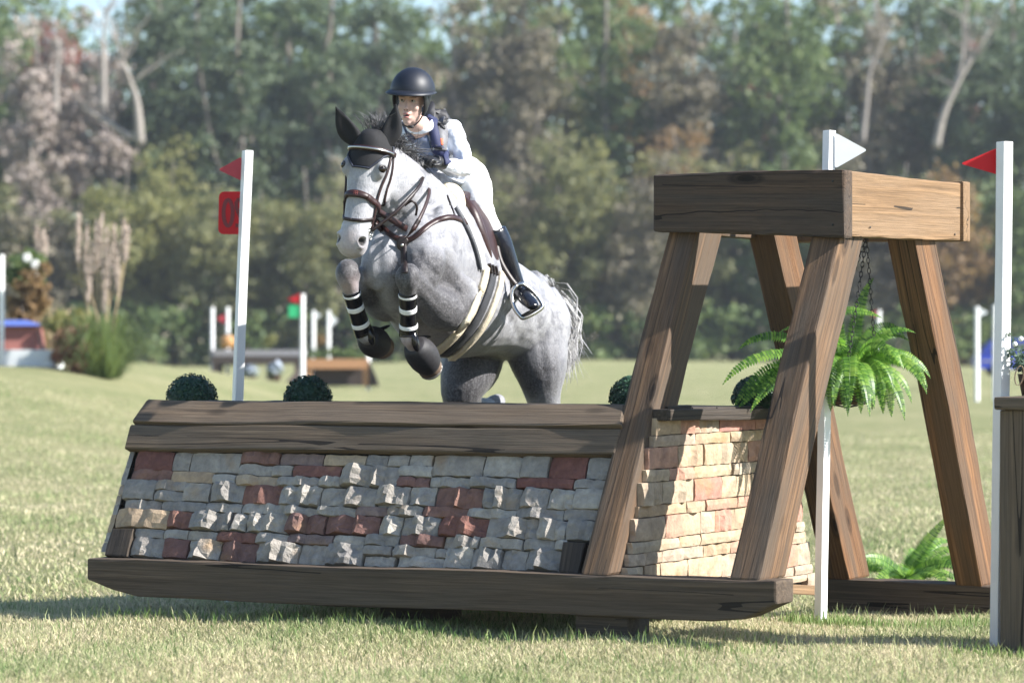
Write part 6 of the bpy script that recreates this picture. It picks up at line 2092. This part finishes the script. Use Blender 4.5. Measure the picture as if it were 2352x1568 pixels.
def legs(g):
    out = []
    for s in 'lr':
        h, k, a = Q['hip' + s], Q['kn' + s], Q['an' + s]
        out.append(chain_loft([(Q['pelvis'].lerp(h, .6), .105 + g), (h, .102 + g), (h.lerp(k, .45), .086 + g), (h.lerp(k, .8), .070 + g), (k, .064 + g), (k.lerp(a, .12), .060 + g)], up=(0, .3, 1)))
        out.append(chain_loft([(k + Vector((0, 0, .02)), .060 + g), (k.lerp(a, .14), .059 + g), (k.lerp(a, .32), .058 + g), (k.lerp(a, .6), .045 + g), (k.lerp(a, .88), .034 + g), (a, .034 + g)], up=(0, 1, 0)))
    return out
def hand(w, knuckle, palm_n, curl, s):
    "palm with four curled fingers of different length and a thumb lying along the top"
    D = (knuckle - w).normalized(); N = (palm_n - D * palm_n.dot(D)).normalized(); S = D.cross(N).normalized() * s
    sh = [loft([(w, .024, .020), (w + D * .035, .036, .018), (w + D * .07, .040, .016), (w + D * .085, .036, .012)], fixed=(S, N), n=14, sub=3)]
    for i, ln in enumerate((.068, .076, .070, .056)):
        o = w + D * .078 + S * (.030 - .020 * i)
        p1 = o + D * (ln * .32) + N * (ln * .10)
        p2 = p1 + (D * .1 + N * 1.0).normalized() * (ln * .38)
        p3 = p2 + (-D * .95 + N * .25).normalized() * (ln * .36)
        sh.append(loft([(o, .0095, .0095), (p1, .0100, .0100), (p2, .0092, .0092), (p3, .0078, .0078)], up=tuple(S), n=9, sub=3))
    b = w + D * .03 + S * .030
    t1 = b + (D * .8 + S * .5 + N * .4).normalized() * .036
    t2 = t1 + (D * 1.0 - S * .2 + N * .35).normalized() * .034
    sh.append(loft([(b, .013, .013), (t1, .0115, .0115), (t2, .0085, .0085)], up=tuple(N), n=9, sub=3))
    return sh
hand_l = hand(Q['wrl'], at(975, 360, 15.70), Vector((-.15, .3, -1)), 1, 1)
hand_r = hand(Q['wrr'], at(972, 366, 15.70), Vector((.1, .2, -1)), 1, -1)
foot_l = [loft([(Q['anl'] + Vector((-.01, .04, -.02)), .034, .04), (Q['anl'].lerp(Q['tol'], .35) + Vector((0, 0, -.005)), .040, .036), (Q['anl'].lerp(Q['tol'], .75), .044, .030), (Q['tol'], .034, .022)], up=(0, 0, 1), n=14, sub=4)]
foot_r = [loft([(Q['anr'] + Vector((0, .04, -.02)), .034, .04), (Q['anr'].lerp(Q['tor'], .4), .040, .036), (Q['tor'], .034, .022)], up=(0, 0, 1), n=14, sub=4)]
def shrink(sh, k):
    V, Fc = sh; c = sum(V, Vector()) / len(V)
    return [c + (v - c) * k for v in V], Fc
BV, BF = remeshed(head_shapes + [neck_s] + list(body_parts(-.012)) + legs(-.010) + [shrink(h, .72) for h in hand_l + hand_r] + [shrink(f, .72) for f in foot_l + foot_r], 0.0052, 4, .5)
for s in (-1, 1):
    BV = push(BV, fp_(.000, .086, s * .029), -FW, .016, .010)
BV = push(BV, fp_(-.078, .100, 0), -FW, .010, .006)
obj('body', BV, BF, M['skin'], rider)
# clothing
def folds(o, strength, size):
    "cloth folds as real relief"
    tx = bpy.data.textures.new(o.name + '_folds', 'CLOUDS'); tx.noise_scale = size; tx.noise_depth = 2
    md = o.modifiers.new('folds', 'DISPLACE'); md.texture = tx; md.strength = strength; md.mid_level = .5; md.texture_coords = 'LOCAL'
folds(obj('shirt', *remeshed(list(body_parts(0.0)), .008, 4, .5), M['shirt'], rider), .022, .045)
folds(obj('breeches', *remeshed([loft([(Q['waist'].lerp(Q['pelvis'], .25), .135, .10), (Q['waist'].lerp(Q['pelvis'], .65), .158, .118), (Q['pelvis'], .172, .132), (Q['pelvis'] + (Q['pelvis'] - Q['waist']) * .25, .13, .10)], up=(-.2, -.75, .5), n=20, sub=4)] + [x for x in legs(0.0)], .009, 5, .5), M['breeches'], rider), .010, .05)
# collar
nk = Q['neck'].lerp(Q['chest'], .10)
col = [nk + LH * (.070 * math.cos(a)) + (FW * .9 + UPH * .1) * (.066 * math.sin(a)) + UPH * (.022 - .045 * max(math.sin(a), 0)) for a in np.linspace(-.9, math.pi + .9, 20)]
pn = [(p, (p - nk).normalized()) for p in col]
obj('collar', *ribbon(pn, .046, .004), M['shirt'], rider)

# boots
for s, foot in (('l', foot_l), ('r', foot_r)):
    k, a = Q['kn' + s], Q['an' + s]
    t = Q['to' + s]
    st = k.lerp(a, .30)
    shaft = chain_loft([(st, .075), (k.lerp(a, .33), .078), (k.lerp(a, .5), .076), (k.lerp(a, .7), .063), (k.lerp(a, .9), .048), (a + Vector((0, 0, -.02)), .049)], up=(0, 1, 0), n=18)
    sole = loft([(a + Vector((-.01, .055, -.035)), .036, .040), (a.lerp(t, .3) + Vector((0, 0, -.012)), .043, .040), (a.lerp(t, .72) + Vector((0, 0, -.004)), .048, .034), (t + (t - a).normalized() * .015, .036, .024), (t + (t - a).normalized() * .034, .016, .012)], up=(0, 0, 1), n=16, sub=4)
    b = obj('boot', *remeshed([shaft, sole], .006, 4, .5), M['boot'], rider)
    rim = [st + Vector((.076 * math.cos(q), .076 * math.sin(q), .004 * math.sin(q * 2))) for q in np.linspace(0, 2 * math.pi, 20)]
    obj('boot_top', *tube(rim, .004, 6, 1), M['helmet_black'], b)
    if s == 'l':
        obj('heel_strap', *tube([a + Vector((-.045, -.02, .0)), a + Vector((-.01, -.05, -.004)), a + Vector((.035, -.03, .0))], .008, 6, 3), M['helmet_black'], b)

# gloves follow the hands
obj('glove', *remeshed(hand(Q['wrl'], at(975, 360, 15.70), Vector((-.15, .3, -1)), 1, 1) + [chain_loft([(Q['wrl'].lerp(Q['ell'], .10), .036), (Q['wrl'], .0335), (Q['wrl'].lerp(at(975, 360, 15.70), .3), .034)])], .0042, 2, .5), M['glove'], rider)
obj('glove', *remeshed(hand(Q['wrr'], at(972, 366, 15.70), Vector((.1, .2, -1)), 1, -1) + [chain_loft([(Q['wrr'].lerp(Q['elr'], .10), .036), (Q['wrr'], .0335), (Q['wrr'].lerp(at(972, 366, 15.70), .3), .034)])], .0042, 2, .5), M['glove'], rider)

# face details
for s in (-1, 1):
    c = fp_(.002, .071, s * .0295)
    e = obj('eyeball', *ball(c, .0125, 12, 8), M['sclera'], rider)
    obj('iris', *ellipsoid(c + (FW * 1.0 + LH * -.12).normalized() * .0098, [LH * .0062, UPH * .0062, FW * .0040], 10, 6), M['iris'], e)
    arc = [c + FW * .006 + LH * (.0165 * math.cos(q)) + UPH * (.0085 * math.sin(q)) + FW * (.006 * math.sin(q)) for q in np.linspace(0, math.pi, 9)]
    obj('eyelid', *tube(arc, .0026, 6, 2), M['skin'], rider)
    arc = [c + FW * .0135 + LH * (.021 * math.cos(q) + s * .002) + UPH * (.015 + .003 * math.sin(q)) for q in np.linspace(.2, math.pi - .2, 8)]
    obj('eyebrow', *tube(arc, [.0006, .0011, .0014, .0016, .0016, .0014, .0011, .0006], 6, 2), M['hair'], rider)
    obj('nostril', *ellipsoid(fp_(-.0495, .101, s * .0075), [LH * .0040, UPH * .0026, FW * .004], 8, 6), M['mouth'], rider)
ul = [fp_(-.071 + .003 * math.cos(q * 2), .0975 - .014 * q * q, .0225 * q) for q in np.linspace(-1, 1, 11)]
obj('upper_lip', *tube(ul, [.001, .0028, .004, .0046, .0045, .0040, .0045, .0046, .004, .0028, .001], 8, 2), M['lip'], rider)
ll = [fp_(-.0875 + .004 * q * q, .0955 - .014 * q * q, .020 * q) for q in np.linspace(-1, 1, 11)]
obj('lower_lip', *tube(ll, [.001, .003, .0042, .0050, .0052, .0052, .0052, .0050, .0042, .003, .001], 8, 2), M['lip'], rider)
obj('mouth_opening', *ellipsoid(fp_(-.0790, .0905, 0), [LH * .0185, UPH * .0060, FW * .0055], 12, 8), M['mouth'], rider)

# helmet
def helmet():
    root = empty('helmet', HC, None)
    root.parent = rider; root.location = HC - wpos(rider)
    hc = fp_(.048, -.010, 0)
    A, Bx, Cx = .1115, .134, .1215
    n, m = 36, 16
    V, Fc = [], []
    for i in range(m + 1):
        ph = (math.pi / 2 + .05) * i / m
        for k in range(n):
            th = 2 * math.pi * k / n
            V.append(hc + LH * (A * math.sin(ph) * math.cos(th)) + FW * (Bx * math.sin(ph) * math.sin(th)) + UPH * (Cx * math.cos(ph)))
    for i in range(m):
        for k in range(n):
            a, b = i * n + k, i * n + (k + 1) % n
            Fc.append((a, a + n, b + n, b))
    o = obj('shell', V, Fc, M['helmet'], root)
    so = o.modifiers.new('t', 'SOLIDIFY'); so.thickness = .008; so.offset = -1
    # brim: wider in front
    rows = []
    for k in range(n + 1):
        th = 2 * math.pi * k / n
        fwd = max(math.sin(th), 0)
        ext = .014 + .050 * fwd ** 1.4
        inn = hc + LH * (A * math.cos(th)) + FW * (Bx * math.sin(th)) + UPH * .004
        dirv = (LH * math.cos(th) * A + FW * math.sin(th) * Bx).normalized()
        rows.append((inn - dirv * .004, inn + dirv * ext - UPH * (.012 + .012 * fwd)))
    V, Fc = [], []
    for a, b in rows: V += [a, a.lerp(b, .5) + UPH * .003, b]
    for k in range(n):
        for j in range(2):
            q = k * 3 + j; Fc.append((q, q + 1, q + 4, q + 3))
    o = obj('brim', V, Fc, M['helmet'], root)
    so = o.modifiers.new('t', 'SOLIDIFY'); so.thickness = .006
    # front ornament panel and vent: sits on the shell a little right of its middle line
    def on(u, l, off):
        "u from the rim up (angle), l sideways (angle) on the shell"
        ph = math.pi / 2 - u
        return hc + LH * ((A + off) * math.sin(ph) * math.sin(l)) + FW * ((Bx + off) * math.sin(ph) * math.cos(l)) + UPH * ((Cx + off) * math.cos(ph))
    def panel(name, pts, off, mat, res=8):
        ctr = (sum(p[0] for p in pts) / len(pts), sum(p[1] for p in pts) / len(pts))
        V, Fc = [on(*ctr, off)], []
        rings = 5
        for r_ in range(1, rings + 1):
            for i in range(len(pts)):
                for q in range(res):
                    a, b = pts[i], pts[(i + 1) % len(pts)]
                    x = a[0] + (b[0] - a[0]) * q / res, a[1] + (b[1] - a[1]) * q / res
                    f = r_ / rings
                    V.append(on(ctr[0] + (x[0] - ctr[0]) * f, ctr[1] + (x[1] - ctr[1]) * f, off if r_ < rings else off - .003))
        N = len(pts) * res
        for k in range(N): Fc.append((0, 1 + k, 1 + (k + 1) % N))
        for r_ in range(rings - 1):
            for k in range(N):
                a = 1 + r_ * N + k; b = 1 + r_ * N + (k + 1) % N
                Fc.append((a, b, b + N, a + N))
        obj(name, V, Fc, mat, root)
    c0 = .02
    panel('front_panel', [(.20, c0 - .20), (.20, c0 + .20), (.42, c0 + .26), (.72, c0 + .62), (1.06, c0 + .42), (1.06, c0 - .42), (.72, c0 - .62), (.42, c0 - .26)], .0025, M['helmet'])
    panel('vent_mesh', [(.50, c0 - .24), (.50, c0 + .24), (.70, c0 + .50), (.98, c0 + .30), (.98, c0 - .30), (.70, c0 - .50)], .0040, M['helmet_black'])
    r = random.Random(2)
    dots = [ball(on(.54 + .42 * r.random(), c0 + r.uniform(-.34, .34), .0045), .0022, 6, 4) for _ in range(90)]
    obj('vent_texture', *join(*dots), M['vest_grey'], root)
    panel('badge', [(.24, c0 - .15), (.24, c0 + .15), (.40, c0 + .15), (.40, c0 - .15)], .0042, M['helmet_black'], 4)
    obj('badge_line', *tube([on(.27, c0 - .11, .006), on(.27, c0, .006), on(.27, c0 + .11, .006)], .0016, 5, 2), M['steel'], root)
    # side harness: ear pads and chin strap
    for s in (-1, 1):
        pts = [fp_(.045, .045, s * .082), fp_(.005, .030, s * .088), fp_(-.045, .015, s * .084), fp_(-.075, .018, s * .070)]
        obj('ear_pad', *loft([(p, w, .010) for p, w in zip(pts, (.030, .034, .026, .010))], fixed=(FW, LH), n=14, sub=4), M['helmet_black'], root)
        pts = [fp_(.045, -.03, s * .086), fp_(.0, -.02, s * .088), fp_(-.05, .0, s * .080)]
        obj('harness', *loft([(p, w, .008) for p, w in zip(pts, (.040, .030, .010))], fixed=(FW, LH), n=12, sub=4), M['helmet_black'], root)
        st = [fp_(-.07, .016, s * .072), fp_(-.105, .030, s * .056), fp_(-.132, .044, s * .030), fp_(-.140, .050, 0)]
        obj('chin_strap', *tube(st, [.004, .0045, .0045, .004], 6, 3), M['helmet_black'], root)
    bk = fp_(-.139, .052, .018)
    obj('buckle', *box(bk, (LH, FW, UPH), (.014, .006, .007)), M['helmet_black'], root)
helmet()

# air vest: front panels, shoulder straps and collar block, worn over the shirt
SB = BVHTree.FromPolygons([tuple(v.co + wpos(rider)) for v in bpy.data.objects['shirt'].data.vertices], [tuple(p.vertices) for p in bpy.data.objects['shirt'].data.polygons])
def ssurf(px, py, off, guess=16.2):
    h = SB.ray_cast(CAMP, ray(px, py))
    if h[0] is None:
        q = SB.find_nearest(at(px, py, guess)); return q[0] + q[1] * off, q[1]
    n = h[1] if h[1].dot(ray(px, py)) < 0 else -h[1]
    return h[0] + n * off, n
def vstrap(name, pts, w, mat, thick=.008, off=.004):
    pn = [ssurf(x, y, off) for x, y in path2(pts, 6)]
    N3 = [n for p, n in pn]
    for _ in range(3): N3 = [(N3[max(i - 1, 0)] + N3[i] + N3[min(i + 1, len(N3) - 1)]).normalized() for i in range(len(N3))]
    obj(name, *ribbon([(p, n) for (p, _), n in zip(pn, N3)], w, thick), M[mat], rider)
vstrap('vest_panel', [(966, 318), (972, 330), (978, 345), (984, 362), (990, 380)], .085, 'vest', .010, .003)
vstrap('shoulder_strap', [(988, 256), (990, 270), (993, 290), (998, 315), (1003, 338)], .055, 'navy', .014, .010)
vstrap('vest_shoulder', [(1012, 258), (1014, 275), (1014, 295), (1014, 320), (1012, 345)], .066, 'vest_grey', .012, .006)
vstrap('velcro_patch', [(1008, 264), (1010, 280), (1012, 300)], .028, 'vest_black', .006, .019)
vstrap('vest_side', [(1003, 340), (1012, 350), (1022, 362), (1026, 376)], .070, 'navy', .010, .006)
vstrap('chest_buckle', [(998, 336), (1006, 338), (1014, 340)], .022, 'vest_black', .008, .016)
vstrap('orange_tab', [(1011, 322), (1011.5, 328), (1012, 334)], .016, 'orange', .005, .020)
vstrap('shoulder_strap', [(930, 270), (936, 285), (944, 305), (952, 325)], .05, 'navy', .012, .006)
cb = Q['neck'].lerp(Q['waist'], .28) + Vector((.07, .12, .09))
obj('back_protector', *loft([(at(985, 262, 16.40), .08, .03), (at(992, 278, 16.46), .11, .04), (at(1005, 320, 16.58), .11, .045), (at(1018, 360, 16.68), .10, .04)], up=(-.2, -.8, .4), n=18, sub=4, power=3.0), M['vest_black'], rider)
obj('collar_flap', *poly_prism([at(998, 256, 16.40), at(1023, 249, 16.44), at(1031, 274, 16.46), at(1022, 268, 16.42)], Vector((0.0, .03, -.004))), M['vest_black'], rider, False)
# cuff and hem: white jersey hanging over the seat
vstrap('jersey_hem', [(1015, 402), (1030, 408), (1048, 416), (1060, 420)], .045, 'shirt', .006, .006)
# ------------------------------------------------------------------ thin autumn haze over the whole place
def haze():
    x0, x1, y0, y1, z0, z1 = -420.0, 420.0, -30.0, 420.0, -3.0, 40.0
    V, Fc = box(((x0 + x1) / 2, (y0 + y1) / 2, (z0 + z1) / 2), XYZ, ((x1 - x0) / 2, (y1 - y0) / 2, (z1 - z0) / 2))
    m = bpy.data.materials.new('haze_air'); m.use_nodes = True
    nt = m.node_tree; nt.nodes.clear()
    out = nt.nodes.new('ShaderNodeOutputMaterial')
    v = nt.nodes.new('ShaderNodeVolumePrincipled')
    v.inputs['Color'].default_value = (0.86, 0.91, 1.0, 1)
    v.inputs['Density'].default_value = 0.00034
    v.inputs['Anisotropy'].default_value = 0.3
    nt.links.new(v.outputs[0], out.inputs['Volume'])
    o = obj('haze', V, Fc, m, smooth=False)
    tag(o, 'thin pale haze lying over the field and the wood', 'haze', kind='stuff')
haze()
